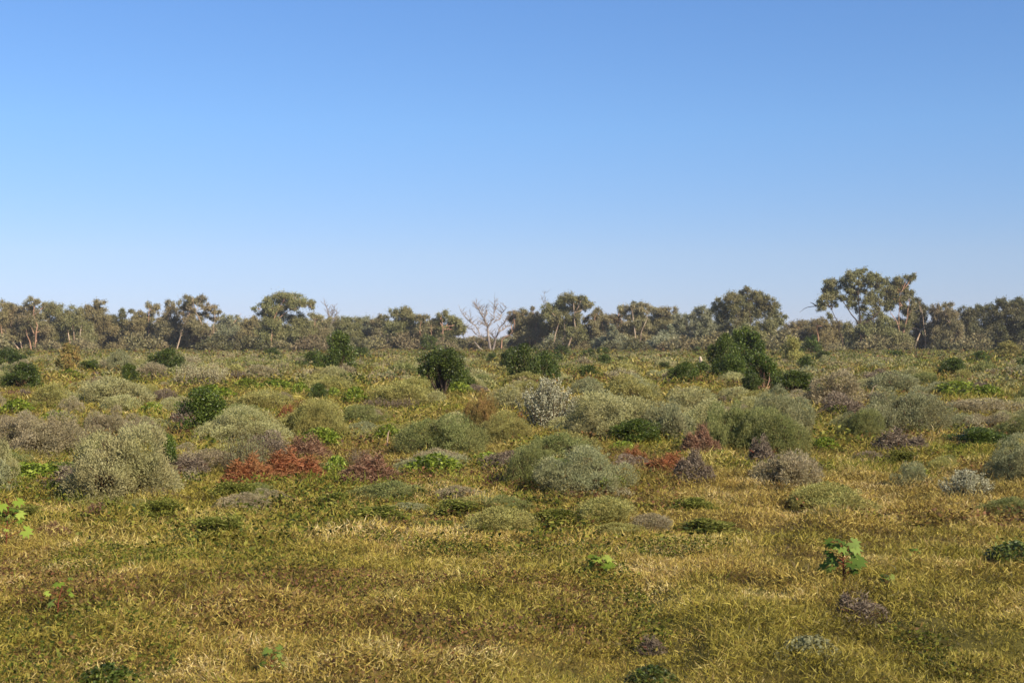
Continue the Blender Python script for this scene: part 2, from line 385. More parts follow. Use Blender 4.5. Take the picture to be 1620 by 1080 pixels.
def silver_proto(seed, n=15000):
    r = np.random.default_rng(seed); f = Acc(); st = Acc()
    for k in range(70):
        a = r.random() * 6.28; rad = r.random() ** .6 * .40
        h = (1 - (rad / .5) ** 2 * .62) * (.78 + .28 * r.random())
        e = np.array([math.cos(a) * rad * 1.12, math.sin(a) * rad * 1.12, h]); b = np.array([math.cos(a) * rad * .45, math.sin(a) * rad * .45, 0])
        m = (b + e) / 2 + r.normal(size=3) * .02
        st.tube([b, m, e], [.009, .006, .002], 4)
        per = n // 70; t = r.random(per) ** .75
        P = b + (e - b) * t[:, None] + r.normal(size=(per, 3)) * .030 * (1.35 - t[:, None] * .8)
        ok = P[:, 2] > .0; P = P[ok]
        A = unit(rdir(len(P), r) + np.array([math.cos(a) * .4, math.sin(a) * .4, .45]))
        V, Q = leaf_quads(P, A, .026 * (.6 + .8 * r.random(len(P))), .016, .08, r)
        f.add(V, Q, tone=r.random(len(P)))
    return f.mesh('silver_foliage'), st.mesh('silver_stems')

def stalk_proto(seed, n=170, leafn=26):
    """upright wand-like stalks"""
    r = np.random.default_rng(seed); f = Acc(); st = Acc()
    for k in range(n):
        a = r.random() * 6.28; rad = math.sqrt(r.random()) * .46
        b = np.array([math.cos(a) * rad, math.sin(a) * rad, 0.]); h = (.65 + .4 * r.random()) * (1 - rad * .5)
        e = b + np.array([r.normal() * .05, r.normal() * .05, h])
        st.tube([b, (b + e) / 2, e], [.006, .005, .002], 3, r.random())
        t = .15 + .85 * r.random(leafn)
        P = b + (e - b) * t[:, None] + r.normal(size=(leafn, 3)) * .008
        A = unit(rdir(leafn, r) * .7 + np.array([0, 0, .9]))
        V, Q = leaf_quads(P, A, .05 * (.6 + .7 * r.random(leafn)), .012, .05, r)
        f.add(V, Q, tone=r.random(leafn))
    return f.mesh('stalk_foliage'), st.mesh('stalk_stems')

def brush_proto(seed, n=4200):
    """dead tangled twigs in a low heap"""
    r = np.random.default_rng(seed); f = Acc(); st = Acc()
    for rep in range(3):
        a = r.random(n) * 6.28; rad = np.sqrt(r.random(n)) * .44
        z = (1 - (rad / .5) ** 2) * .42 * r.random(n) ** .4 * (.75 + .25 * np.sin(a * 3 + seed) + .25 * np.sin(rad * 21 + a * 2))
        P = np.stack([np.cos(a) * rad, np.sin(a) * rad, np.abs(z)], 1)
        A = rdir(n, r); A[:, 2] = np.abs(A[:, 2]) * .45; A = unit(A + P * .5)
        V, Q = leaf_quads(P, A, .075 * (.5 + r.random(n)), .009 * (.6 + r.random(n)), r.normal(size=(n, 1)) * .2, r)
        f.add(V, Q, tone=r.random(n))
    for k in range(24):
        a = r.random() * 6.28; e = np.array([math.cos(a) * .4, math.sin(a) * .4, .05 + .25 * r.random()])
        st.tube([[0, 0, 0], e * .5 + np.array([0, 0, .08]), e], [.010, .007, .003], 4)
    return f.mesh('dead_twigs'), st.mesh('dead_stems')

def palmate(f, c, ax, nrm, R, r, tone, lobes=7):
    """one lobed hand-shaped leaf: fan of quads round its centre"""
    ax = ax / np.linalg.norm(ax); b = np.cross(nrm, ax); b /= np.linalg.norm(b); nn = np.cross(ax, b)
    V = [c]; T = []
    for i in range(lobes * 2 + 1):
        ang = math.radians(-150 + 300 * i / (lobes * 2)); rr = R * ((1.0 - .25 * abs(ang) / 2.6) if i % 2 == 1 else .52)
        V.append(c + (ax * math.cos(ang) + b * math.sin(ang)) * rr + nn * (-.22 * rr * abs(math.sin(ang)) - .12 * rr * (i % 2)))
    for i in range(1, len(V) - 1): T.append((0, i, i + 1))
    f.add(np.array(V), T=T, tone=tone)

def bigleaf_weed(seed, nleaf=26, R=.10, h=.45):
    r = np.random.default_rng(seed); f = Acc(); st = Acc()
    sway = r.normal(size=2) * .05
    top = np.array([sway[0], sway[1], h]); st.tube([[0, 0, -.03], [sway[0] * .3, 0, h * .5], top], [.008, .006, .004], 5)
    for k in range(nleaf):
        t = .25 + .75 * k / max(1, nleaf - 1); a = k * 2.4 + r.random()
        b = top * t; b[2] = h * t
        d = np.array([math.cos(a), math.sin(a), .25]); pl = R * (1.0 + .7 * r.random()) * (1.25 - .6 * t)
        e = b + d * pl + np.array([0, 0, .02])
        st.tube([b, (b + e) / 2 + np.array([0, 0, .015]), e], [.004, .003, .0025], 4)
        nrm = np.array([.2 + r.normal() * .5, -.4 + r.normal() * .5, .8])
        palmate(f, e, np.array([math.cos(a), math.sin(a), -.3 + r.normal() * .2]), nrm, R * (.35 + .75 * r.random()), r, r.random())
    return f.mesh('lobed_leaves'), st.mesh('weed_stems')

def vine_proto(seed, n=700, R=.034):
    """low sprawling patch of lobed leaves, 1 m wide"""
    r = np.random.default_rng(seed); f = Acc(); st = Acc()
    for k in range(n):
        a = r.random() * 6.28; rad = math.sqrt(r.random()) * .47 * (.75 + .25 * math.sin(a * 3 + seed))
        z = .04 + (.24 * (1 - (rad / .5) ** 2) + .03) * r.random() ** .5
        c = np.array([math.cos(a) * rad, math.sin(a) * rad, z])
        b = r.random() * 6.28
        palmate(f, c, np.array([math.cos(b), math.sin(b), r.normal() * .3]), np.array([r.normal() * .55, r.normal() * .55 - .3, 1]), R * (.5 + .8 * r.random()), r, r.random(), 5)
    for k in range(22):
        a = r.random() * 6.28; e = np.array([math.cos(a) * .42, math.sin(a) * .42, .06])
        st.tube([[0, 0, 0], e * .5 + np.array([0, 0, .07]), e], [.006, .005, .003], 4)
    return f.mesh('vine_leaves'), st.mesh('vine_stems')

PROTO = {
 'mound_hi': [mound_proto(11 + k, 46000, .021, .0066) for k in range(4)],
 'mound_mid': [mound_proto(31 + k, 15000, .034, .0115) for k in range(4)],
 'mound_lo': [mound_proto(51 + k, 2600, .07, .028) for k in range(4)],
 'leafy_hi': [leafy_proto(61, 11000, .040, .025, 26, .12), leafy_proto(62, 11000, .040, .025, 24, .04), leafy_proto(63, 9000, .042, .028, 15, .2)],
 'standard': [leafy_proto(67, 13000, .036, .022, 24, .42)],
 'leafy_lo': [leafy_proto(71, 3600, .055, .036, 18, .03), leafy_proto(72, 3600, .055, .036, 16, .05)],
 'silver': [silver_proto(81)],
 'stalks': [stalk_proto(85), stalk_proto(86, 120)],
 'brush': [brush_proto(91), brush_proto(92), brush_proto(93)],
 'weed': [bigleaf_weed(101), bigleaf_weed(102, 9), bigleaf_weed(103, 15, .12, .5)],
 'vine': [vine_proto(111), vine_proto(112)],
}
def extent(me):
    c = np.empty(len(me.vertices) * 3, np.float32); me.vertices.foreach_get('co', c); c = c.reshape(-1, 3)
    x = np.percentile(np.abs(c[:, :2]), 98.5) * 2; z = np.percentile(c[:, 2], 99.3)
    return float(x), float(z)
EXT = {k: [extent(f) for f, s_ in v] for k, v in PROTO.items()}
NATH = {'mound_hi': .50, 'mound_mid': .50, 'mound_lo': .50, 'leafy_hi': 1., 'leafy_lo': 1., 'standard': 1., 'silver': 1., 'stalks': 1., 'brush': .42, 'weed': .5, 'vine': .3}
placed = []
rects = []
CNT = 0
def shrub(proto, mat, x0, x1, ytop, ybase, label, cat='shrub', name='saltbush', group=None, stem='twig', var=None, pw=1.0):
    """plant whose outline in the photo is x0..x1, ytop..ybase (photo pixels); stands on the ground at its real size"""
    global CNT; CNT += 1
    d = H * F / (ybase - HOR); w = (x1 - x0) / F * d
    dc = d + w * .38; w = (x1 - x0) / F * dc
    x = ((x0 + x1) / 2 - 810) / F * dc
    if proto.startswith('mound'): w *= 1.08
    h = H - (ytop - HOR) / F * dc
    h = max(h, .08)
    P = PROTO[proto]; v = CNT % len(P) if var is None else var
    z = hz(x, dc)
    k = NATH[proto]
    fol, st = P[v]
    ex, ez = EXT[proto][v]; wreal = w; w = w / ex; k = ez
    rt = root(name, (x, dc, z - .02), label, cat, group, rz=random.uniform(-3.1, 3.1) if proto != 'weed' else 0, sc=(w, w * pw, h / k * 1.02))
    link('foliage' if proto != 'brush' else 'dead_twigs', fol, M[mat], rt); link('stems', st, M[stem], rt)
    placed.append((x, dc, wreal * .5)); rects.append((x0, x1, ytop, ybase, d))
    return rt

S = shrub
# ---- near and middle mounds, left to right
S('mound_hi','sage', 92,262,678,792,'big pale grey-green saltbush mound at the left front of the scrub', var=0)
S('mound_hi','brown',-18,132,655,728,'wide brownish-grey saltbush mound cut by the left edge of the photo', var=1)
S('mound_hi','brown',112,200,645,704,'dry brown saltbush mound with dark hollows behind the big front left mound', var=2)
S('mound_mid','brown',186,244,655,692,'small pinkish-grey saltbush mound touching the right side of the dry brown one')
S('mound_mid','sage',122,232,598,648,'broad pale grey-green mound below the dark conical bush at the left')
S('mound_mid','sage',160,218,625,656,'small green-grey mound in front of the broad pale mound at the left')
S('mound_mid','olive',48,112,608,652,'yellowish olive mound behind the far left vine leaves')
S('mound_mid','brown',94,134,628,660,'small brown-olive mound right of the yellowish olive mound')
S('mound_hi','sage',326,464,642,704,'pale sage mound directly behind the rusty dead brush', var=3)
S('mound_mid','olive',366,452,616,652,'olive mound sprinkled with lime leaves behind the pale sage mound')
S('mound_hi','olive',448,548,630,694,'smooth rounded olive saltbush to the right of the rusty dead brush', var=0)
S('mound_mid','olive',474,552,592,624,'flat olive mound behind the small dark round bush at centre left')
S('mound_mid','olive',580,684,604,645,'smooth olive mound left of the dark twin-trunked bush')
S('stalks','violet',574,622,628,654,'grey wispy low shrub in front of the smooth olive mound', name='twiggy_shrub')
S('stalks','violet',618,662,628,652,'mauve wispy low shrub beside the grey wispy one', name='twiggy_shrub')
S('mound_hi','deep',624,762,654,728,'large dull green saltbush mound left of centre with brown hollows at its foot', var=1)
S('mound_mid','deep',618,668,672,714,'small dark-footed mound at the left shoulder of the large dull green one')
S('mound_hi','orange',730,800,622,690,'orange-topped saltbush behind the large dull green mound', var=2)
S('mound_hi','olive',752,832,652,704,'olive saltbush between the orange-topped one and the silver shrub', var=3)
S('mound_mid','sage',768,848,610,654,'grey-green mound just left of the silver shrub')
S('mound_mid','olive',812,862,603,632,'low tan mound under the twin dark green bushes')
S('silver','silver',826,906,601,684,'bright silver-leaved shrub standing out at the centre of the scrub', name='silver_shrub')
S('mound_hi','sage',904,1060,622,700,'very large pale saltbush mound right of the silver shrub', var=0)
S('mound_mid','olive',944,1046,594,650,'olive crest mound rising behind the very large pale mound')
S('mound_mid','grey',900,960,598,632,'flat grey mound behind and right of the silver shrub')
S('mound_mid','grey',1028,1096,640,702,'blue-grey saltbush between the very large pale mound and the crimson tumbleweed')
S('mound_mid','sage',1044,1150,612,660,'long tan-green mound right of the very large pale mound')
S('mound_hi','deep',782,876,698,776,'dull green saltbush in front of the silver shrub, left one of a joined pair', var=2)
S('mound_hi','grey',862,1004,703,786,'greyish saltbush in front of the silver shrub, right and wider one of a joined pair', var=3)
S('mound_hi','deep',1112,1200,640,722,'dark-hollowed saltbush right beside the crimson tumbleweed', var=1)
S('mound_hi','deep',1178,1282,648,726,'front lobe of the largest saltbush clump in the right half', var=0)
S('mound_hi','grey',1176,1300,616,694,'tall pale crown of the largest saltbush clump in the right half', var=2)
S('mound_hi','grey',1366,1502,616,692,'wide grey-green saltbush mound at right, pale along its right flank', var=1)
S('mound_hi','deep',1330,1398,648,698,'dark-footed blue-green saltbush at the left foot of the wide right-hand mound', var=0)
S('mound_mid','brown',1272,1376,588,650,'pinkish dry twiggy shrub with arching stalks right of centre')
S('mound_mid','violet',1290,1372,622,668,'mauve-brown dry shrub in front of the pinkish dry one')
S('mound_mid','grey',1366,1462,588,626,'grey mound behind the wide right-hand mound')
S('mound_mid','brown',1196,1294,716,772,'low worn greyish saltbush below the largest clump in the right half')
S('mound_mid','grey',1420,1474,735,774,'small grey saltbush with a rusty foot at the right front')
S('silver','silver',1496,1564,738,790,'low silvery plant near the right front of the scrub', name='silver_shrub')
S('mound_hi','grey',1556,1650,684,762,'grey saltbush mound cut by the right edge of the photo', var=3)
S('mound_mid','brown',1490,1606,632,660,'long flat mauve-brown shrub near the right edge')
S('mound_mid','sage',-30,24,700,770,'pale grassy saltbush at the left edge beside the big front left mound')
S('mound_mid','brown',10,56,570,600,'low pinkish mound at the far left behind the dark bush')
S('mound_mid','grey',165,212,556,592,'pinkish-grey upright shrub left of the dark conical bush')
S('mound_mid','brown',212,262,575,604,'dusty brown mound between the conical bush and the dark round bush')
S('mound_mid','brown',384,446,578,602,'pale brown mound right of the white stalky shrub')
S('mound_mid','grey',1440,1530,606,632,'small grey-olive mound under the dark bush near the right edge')
S('mound_mid','brown',1046,1102,583,612,'tan domed shrub left of the pale stump')
S('stalks','palestalk',960,1010,582,608,'pale stiff shrub behind the crest of the very large pale mound', name='twiggy_shrub')
S('stalks','palestalk',276,324,576,612,'white stalky shrub, left half of the pale patch at the left', name='twiggy_shrub')
S('stalks','palestalk',312,360,578,612,'white stalky shrub, right half of the pale patch at the left', name='twiggy_shrub')
S('stalks','palestalk',284,318,560,582,'pale tufted shrub right of the dark round bush at the left', name='twiggy_shrub')
S('stalks','palestalk',972,1002,764,792,'small silvery tuft at the right end of the joined pair of saltbushes', name='twiggy_shrub')
S('stalks','palestalk',292,316,733,758,'small bleached tuft left of the rusty dead brush', name='twiggy_shrub')
S('stalks','palestalk',1528,1556,652,688,'pale yellow stalky tuft right of the wide right-hand mound', name='twiggy_shrub')
S('mound_mid','grey',1480,1500,560,572,'tiny grey tuft near the right end of the meadow')
S('mound_lo','grey',1370,1400,571,588,'small blue-grey bush in the meadow below the tallest tree')
# purple / rusty heap
S('stalks','grey',352,420,684,748,'blue-green wispy shrub at the left of the rusty dead brush', name='twiggy_shrub', stem='twig')
S('mound_mid','violet',388,462,680,734,'purplish-grey twiggy shrub on top of the rusty dead brush')
S('brush','rust',350,442,716,766,'rust-red heap of dead twigs, left lobe, below the purplish shrub', 'dead brush','dead_brush', stem='redstem')
S('brush','rust',404,514,712,762,'rust-red heap of dead twigs, brightest middle lobe, below the purplish shrub','dead brush','dead_brush', stem='redstem')
S('brush','crimson',448,526,682,726,'reddish dead twigs behind the right end of the rust-red heap','dead brush','dead_brush', stem='redstem')
S('brush','crimson',538,630,722,768,'pinkish-red tangle of dead twigs left of centre','dead brush','dead_brush', stem='redstem')
S('stalks','violet',548,590,706,744,'grey-violet wispy shrub growing in the pinkish-red tangle', name='twiggy_shrub')
S('brush','crimson',1078,1140,678,728,'round crimson tumbleweed with a black hollow beside the dark saltbush','tumbleweed','tumbleweed', stem='redstem')
S('brush','rust',980,1028,708,738,'small reddish dead brush left of the long red patch','dead brush','dead_brush', stem='redstem')
S('brush','rust',1014,1110,722,758,'long reddish-brown patch of dead brush in front of the crimson tumbleweed','dead brush','dead_brush', stem='redstem')
S('brush','violet',1066,1128,722,772,'bleached pinkish twigs in front of the crimson tumbleweed','dead brush','dead_brush', stem='redstem')
S('brush','rust',438,470,642,664,'small rust-red dead brush between two olive mounds','dead brush','dead_brush', stem='redstem')
S('brush','rust',816,832,650,668,'tiny rust-red brush at the left foot of the silver shrub','dead brush','dead_brush', stem='redstem')
S('brush','crimson',760,812,752,772,'thin reddish brush at the left foot of the joined pair of saltbushes','dead brush','dead_brush', stem='redstem')
S('brush','crimson',126,176,800,826,'small crimson dead weed below the big front left mound','dead brush','dead_brush', stem='redstem')
S('brush','crimson',56,110,818,840,'thin crimson weed left of the small crimson dead weed','dead brush','dead_brush', stem='redstem')
S('brush','violet',1372,1470,676,722,'reddish-brown dead brush in front of the wide right-hand mound','dead brush','dead_brush', stem='redstem')
S('brush','rust',1348,1372,640,656,'small rust-red brush left of the wide right-hand mound','dead brush','dead_brush', stem='redstem')
S('brush','crimson',1500,1540,636,658,'dark red brush right of the wide right-hand mound','dead brush','dead_brush', stem='redstem')
S('brush','violet',1180,1230,694,742,'brownish twigs at the right foot of the largest saltbush clump','dead brush','dead_brush', stem='redstem')
S('brush','violet',20,60,616,632,'dusky pink brush beneath the dark bush at far left','dead brush','dead_brush', stem='redstem')
S('brush','violet',268,312,640,676,'mauve brush left of the bright leafy bush','dead brush','dead_brush', stem='redstem')
S('brush','violet',355,398,588,604,'pink brush beside the white stalky shrub','dead brush','dead_brush', stem='redstem')
S('brush','violet',1006,1056,990,1020,'dark maroon clump of dead weed in the foreground grass','dead brush','dead_brush', stem='redstem')
S('brush','violet',1306,1404,940,990,'dark brown clump of dead weed, also standing in for the shadow below the big-leaved weed','dead brush','dead_brush', stem='redstem')  # brown twigs that also darken the spot where the weed's shadow falls

# ---- dark and bright green broad-leaved bushes
G = 'leafy_hi'
S(G,'darkleaf',8,66,574,620,'dark green spreading bush at the far left','bush','leafy_bush', var=1)
S('leafy_lo','darkleaf',10,52,559,584,'flat dark green bush farthest left under the gum trunks','bush','leafy_bush')
S('leafy_lo','midleaf',122,164,570,592,'bright green rounded bush at the left in front of the trees','bush','leafy_bush')
S('leafy_lo','orange',90,130,545,592,'rusty olive sapling below the pale forked trunks at the left','sapling','sapling')
S(G,'midleaf',188,220,576,612,'green conical bush above the broad pale mound','bush','leafy_bush', var=0)
S(G,'darkleaf',236,288,553,594,'dark round bush left of the white stalky shrub','bush','leafy_bush', var=1)
S(G,'midleaf',286,368,614,688,'bright mid green leafy bush left of the pale sage mound','bush','leafy_bush', var=1)
S(G,'midleaf',248,280,682,748,'thin green leafy sapling at the right side of the big front left mound','sapling','sapling', var=2)
S(G,'darkleaf',486,518,606,640,'small dark round bush in the centre left scrub','bush','leafy_bush', var=1)
S(G,'midleaf',512,562,526,594,'tall olive-green sapling clump, the highest bush left of centre','sapling','sapling', var=0)
S('leafy_lo','midleaf',492,530,560,592,'low olive bush at the left foot of the tall sapling clump','bush','leafy_bush')
S('leafy_lo','darkleaf',556,586,550,574,'dark green bush at the right foot of the tall sapling clump','bush','leafy_bush')
S('standard','darkleaf',664,736,554,632,'dark green standard bush on two thin trunks, its rounded crown clear of the ground','bush','leafy_bush', var=0, stem='barkdark')
S(G,'midleaf',706,750,576,624,'mid green bush leaning on the right of the twin-trunked dark bush','bush','leafy_bush', var=1)
S('leafy_lo','midleaf',662,696,530,562,'olive green sapling far behind the twin-trunked dark bush','sapling','sapling')
S(G,'darkleaf',790,822,550,590,'small dark lobe at the left of the twin dark green bushes','bush','leafy_bush', var=1)
S(G,'darkleaf',802,852,546,612,'dark green bush above the silver shrub, left of the twins','bush','leafy_bush', var=1)
S(G,'darkleaf',840,884,556,610,'dark green bush above the silver shrub, right of the twins','bush','leafy_bush', var=1)
S('leafy_lo','darkleaf',769,789,558,576,'small dark round bush under the bleached dead tree','bush','leafy_bush')
S('leafy_lo','darkleaf',874,906,546,568,'very dark flat-topped bush right of the twin dark green bushes','bush','leafy_bush')
S('leafy_lo','darkleaf',938,968,560,582,'dark bush slanting across the green meadow','bush','leafy_bush')
S('leafy_lo','midleaf',906,948,577,602,'olive bush in the meadow right of the twin dark green bushes','bush','leafy_bush')
S('leafy_lo','darkleaf',1040,1062,573,588,'small dark bush standing alone in the green meadow','bush','leafy_bush')
S(G,'midleaf',1120,1166,530,604,'green bush, left part of the tall thicket right of centre','bush','leafy_bush', var=1)
S(G,'midleaf',1150,1212,520,592,'green bush, tallest middle part of the thicket right of centre','bush','leafy_bush', var=0)
S(G,'midleaf',1138,1188,560,606,'green bush, front foot of the thicket right of centre','bush','leafy_bush', var=1)
S(G,'midleaf',1180,1236,560,622,'bright green sapling on a pale trunk in front of the thicket','sapling','sapling', var=2, stem='barkpink')
S(G,'darkleaf',1172,1206,590,626,'almost black leafy bush at the left foot of the bright sapling','bush','leafy_bush', var=1)
S(G,'midleaf',1222,1292,588,630,'dark glossy bush at the right foot of the bright sapling','bush','leafy_bush', var=1)
S('leafy_lo','darkleaf',1255,1288,563,592,'neat dark round bush right of the bright sapling','bush','leafy_bush')
S('leafy_lo','olive',1232,1272,533,580,'pale olive domed bush behind the neat dark round bush','bush','leafy_bush')
S('leafy_lo','midleaf',1268,1298,532,566,'dull green upright bush right of the pale olive domed bush','bush','leafy_bush')
S(G,'midleaf',1058,1104,574,614,'leafy green bush below the pale stump','bush','leafy_bush', var=1)
S('leafy_lo','midleaf',1092,1132,572,600,'low green bush between the pale stump and the thicket','bush','leafy_bush')
S(G,'darkleaf',1484,1528,567,600,'dark green bush in the meadow near the right edge','bush','leafy_bush', var=1)
S('leafy_lo','olive',1570,1622,540,572,'olive bush under the dark trees at the right edge','bush','leafy_bush')
S('leafy_lo','darkleaf',1606,1630,566,586,'dark bush cut by the right edge of the photo','bush','leafy_bush')
S('leafy_lo','midleaf',1530,1570,556,576,'green-brown bush left of the olive bush at the right','bush','leafy_bush')
S(G,'midleaf',1506,1606,676,716,'sprawling dark leafy bush above the low silvery plant','bush','leafy_bush', var=1)
S(G,'midleaf',966,1042,664,706,'green leafy plant in the shade at the foot of the very large pale mound','bush','leafy_bush', var=1)
S('vine','darkleaf',1556,1660,868,914,'dark plant standing in for a bush shadow at the right edge of the foreground grass','bush','leafy_bush')  # dark leaf colour takes the place of a bush's cast shadow here
S('vine','darkleaf',985,1075,1040,1090,'dark green weed at the bottom of the photo right of centre','bush','leafy_bush')
S('vine','darkleaf',125,215,1042,1090,'dark green weed at the bottom left of the photo','bush','leafy_bush')
S('vine','grey',1230,1335,1012,1062,'blue-green weed at the bottom right of the photo','bush','leafy_bush')

# ---- lime vines
V_ = [(0,56,632,662,'lime green vine patch at the far left'),(60,120,648,672,'lime and olive vine patch right of the far left vine'),
 (296,372,608,636,'lime vine strip above the bright leafy bush'),(366,412,598,618,'lime vine strip below the pink brush'),(404,470,600,622,'lime vine strip above the olive mound with lime leaves'),
 (538,584,610,644,'lime vine patch left of the smooth olive mound'),(516,540,612,634,'small lime vine beside the small dark round bush'),(458,492,604,630,'lime vine left of the small dark round bush'),
 (470,546,672,712,'bright lime leaves on the foot of the rounded olive saltbush'),(510,556,712,752,'lime vine right of the rust-red heap'),
 (636,740,716,758,'scattered lime vine below the large dull green mound'),(392,440,736,766,'lime weed rooted in the rust-red heap'),
 (700,750,604,630,'lime weeds under the dark twin-trunked bush'),(1470,1560,604,634,'lime vine patch behind the long flat mauve-brown shrub'),(1536,1590,610,634,'lime vine near the right edge'),
 (1110,1170,712,736,'lime vine at the foot of the dark-hollowed saltbush'),(1400,1450,690,718,'lime vine over the reddish-brown dead brush'),(1300,1350,640,668,'lime vine between the dry pinkish shrub and the wide mound'),
 (220,262,634,660,'lime vine right of the small green-grey mound'),(1280,1330,690,716,'lime vine right of the largest saltbush clump'),(90,128,583,600,'lime ground vine below the rusty olive sapling'),
 (940,1000,748,782,'lime leafed vine in front of the greyish right-hand saltbush of the pair'),(590,640,668,700,'yellow-green vine left of the large dull green mound')]
for a, b, c, d, l in V_:
    S('vine','limeleaf', a, b, c, d, l, 'vine', 'vine_patch', stem='twig')
# ---- big-leaved weeds in the foreground grass
W_ = [(-26,44,786,872,'weedlime','big pale green lobed leaves at the left edge above the grass',2),
 (58,124,930,996,'weedlime','thin red-stemmed weed with two lime leaves at the lower left',1),
 (364,390,930,952,'limeleaf','single lime leaf poking from the grass at the lower left',1),
 (1298,1374,846,930,'weedleaf','big-leaved green weed at the right of the foreground grass',0),
 (1430,1464,868,904,'weedleaf','small lobed weed right of the big-leaved green weed',1),
 (926,978,876,914,'weedlime','small weed with pale yellow leaves in the middle foreground',0),
 (588,608,890,908,'limeleaf','tiny lime-leaved seedling in the middle foreground grass',1),
 (404,450,1010,1066,'weedleaf','dark stemmed leafy weed near the bottom left of centre',2),
 (790,812,934,950,'limeleaf','tiny yellow-green seedling right of the middle foreground',1),
 (940,976,744,784,'limeleaf','bright lobed leaves before the greyish right-hand saltbush',2),
 (1390,1420,905,935,'midleaf','little dark weed beside the brown clump at right',0)]
for a, b, c, d, m, l, v in W_:
    S('weed', m, a, b, c, d, l, 'weed', 'lobed_leaf_weed', stem='redstem', var=v)

# ---- pale stump
def stump():
    x, y = ground_at(1109, 583); r = root('tree_stump', (x, y, hz(x, y)), 'pale bleached broken stump standing in the scrub left of the thicket', 'stump')
    a = Acc(); a.tube([[0,0,-.05],[.03,0,.3],[-.01,0,.65],[-.06,0,.92],[-.10,0,1.0]], [.19,.15,.13,.11,.07], 9)
    link('trunk', a.mesh('stump_trunk', True), M['stump'], r)
    b = Acc()
    for k in range(5): b.tube([[-.1,0,.5],[-.35-.08*k,.05*k,.45-.08*k],[-.5-.05*k,.1,.1*k]], [.06,.045,.02], 5)
    link('broken_branch', b.mesh('stump_branch', True), M['twig'], r)
stump()
# ---- arching dry stalks
for k, (px, py, tx, ty) in enumerate([(1338,648,1362,604),(1376,640,1388,606),(1330,664,1322,624),(612,712,616,676),(1448,604,1446,580)]):
    x, y = ground_at(px, py); s = y / F
    o = Acc(); dx = (tx - px) * s; dh = (py - ty) * s
    o.tube([[0,0,0],[dx*.15,0,dh*.5],[dx*.5,0,dh*.88],[dx,0,dh]], [.018,.015,.012,.006], 5)
    ob = link('dry_stalk', o.mesh('dry_stalk'), M['barkpale']); ob.location = (x, y, hz(x, y))
    tag(ob, ['tall arching straw stalk over the pinkish dry shrub','second straw stalk right of the tall arching one','short leaning stalk left of the tall arching one','bare upright straw stem left of the large dull green mound','rusty upright stalk in the meadow below the tallest tree'][k], 'stalk', 'dry stalks')

# ------------------------------------------------------------------ filler shrubs (individuals, then the rest as one)
def hides(x, y, w, h):
    """would this filler stand in front of a plant placed from the photo?"""
    p0 = 810 + (x - w * .5) / y * F; p1 = 810 + (x + w * .5) / y * F; t = HOR + (H - h) / y * F
    for (a, b, c, e, d) in rects:
        if y < d + .3 and p1 > a + 2 and p0 < b - 2 and t < e - (e - c) * .42: return True
    return False
def clear(x, y, w):
    for (a, b, r) in placed:
        if abs(y - b) < (r + w) * .55 and abs(x - a) < (r + w) * .42: return False
    return True
kinds = [('sage',.30),('olive',.27),('brown',.17),('grey',.12),('deep',.08),('violet',.06)]
LAB = {'sage':('pale grey-green','small pale grey-green saltbush, one of the many low ones filling the scrub'),
 'olive':('olive','small olive saltbush, one of the many low ones filling the scrub'),
 'brown':('dry brown','small dry brown saltbush, one of the many low ones filling the scrub'),
 'grey':('grey','small blue-grey saltbush, one of the many low ones filling the scrub'),
 'deep':('dull green','small dull green saltbush, one of the many low ones filling the scrub'),
 'violet':('mauve','small mauve twiggy saltbush, one of the many low ones filling the scrub')}
n = 0; tries = 0
rs = random.Random(5)
while n < 292 and tries < 120000:
    tries += 1
    py = 578 + 160 * rs.random() ** 1.25; px = rs.uniform(-40, 1660)
    if py > 690 and rs.random() < .5: continue
    x, y = ground_at(px, py); w = rs.uniform(.8, 2.1)
    h = w * rs.uniform(.30, .5)
    if not clear(x, y, w * .5) or hides(x, y, w, h): continue
    u = rs.random(); c = 0
    for kd, p in kinds:
        c += p
        if u < c: break
    pr = 'mound_mid' if y < 70 else 'mound_lo'
    fol, st = PROTO[pr][rs.randrange(4)]
    r = root('saltbush', (x, y, hz(x, y) - .02), LAB[kd][1], 'shrub', 'low %s saltbushes filling the scrub' % LAB[kd][0], rs.uniform(0, 6.28), (w, w * rs.uniform(.8, 1.2), h / .5))
    link('foliage', fol, M[kd], r)
    if y < 70: link('stems', st, M['twig'], r)
    placed.append((x, y, w * .5)); n += 1

n = 0
while n < 64:
    py = 716 + 130 * rs.random() ** 1.3; px = rs.uniform(-30, 1650); x, y = ground_at(px, py); w = rs.uniform(.35, 1.0); h = w * rs.uniform(.18, .36)
    if not clear(x, y, w * .5) or hides(x, y, w, h): continue
    kd = rs.choice(['olive', 'deep', 'grey', 'violet', 'brown', 'midherb', 'midherb'])
    lb = {'olive': 'olive', 'deep': 'dull green', 'grey': 'grey-green', 'violet': 'mauve-brown', 'brown': 'straw-brown', 'midherb': 'leafy green'}[kd]
    r = root('low_herb', (x, y, hz(x, y) - .02), 'low straggly %s clump sunk in the grass in front of the saltbushes' % lb, 'plant', '%s clumps in the grass before the saltbushes' % lb, rs.uniform(0, 6.28), (w, w * rs.uniform(.7, 1.3), h / .45))
    link('foliage', PROTO['mound_mid' if kd != 'midherb' else 'leafy_lo'][rs.randrange(2)][0], M[kd], r); n += 1
    if kd == 'midherb': r.scale = (w, w, h)
n = 0
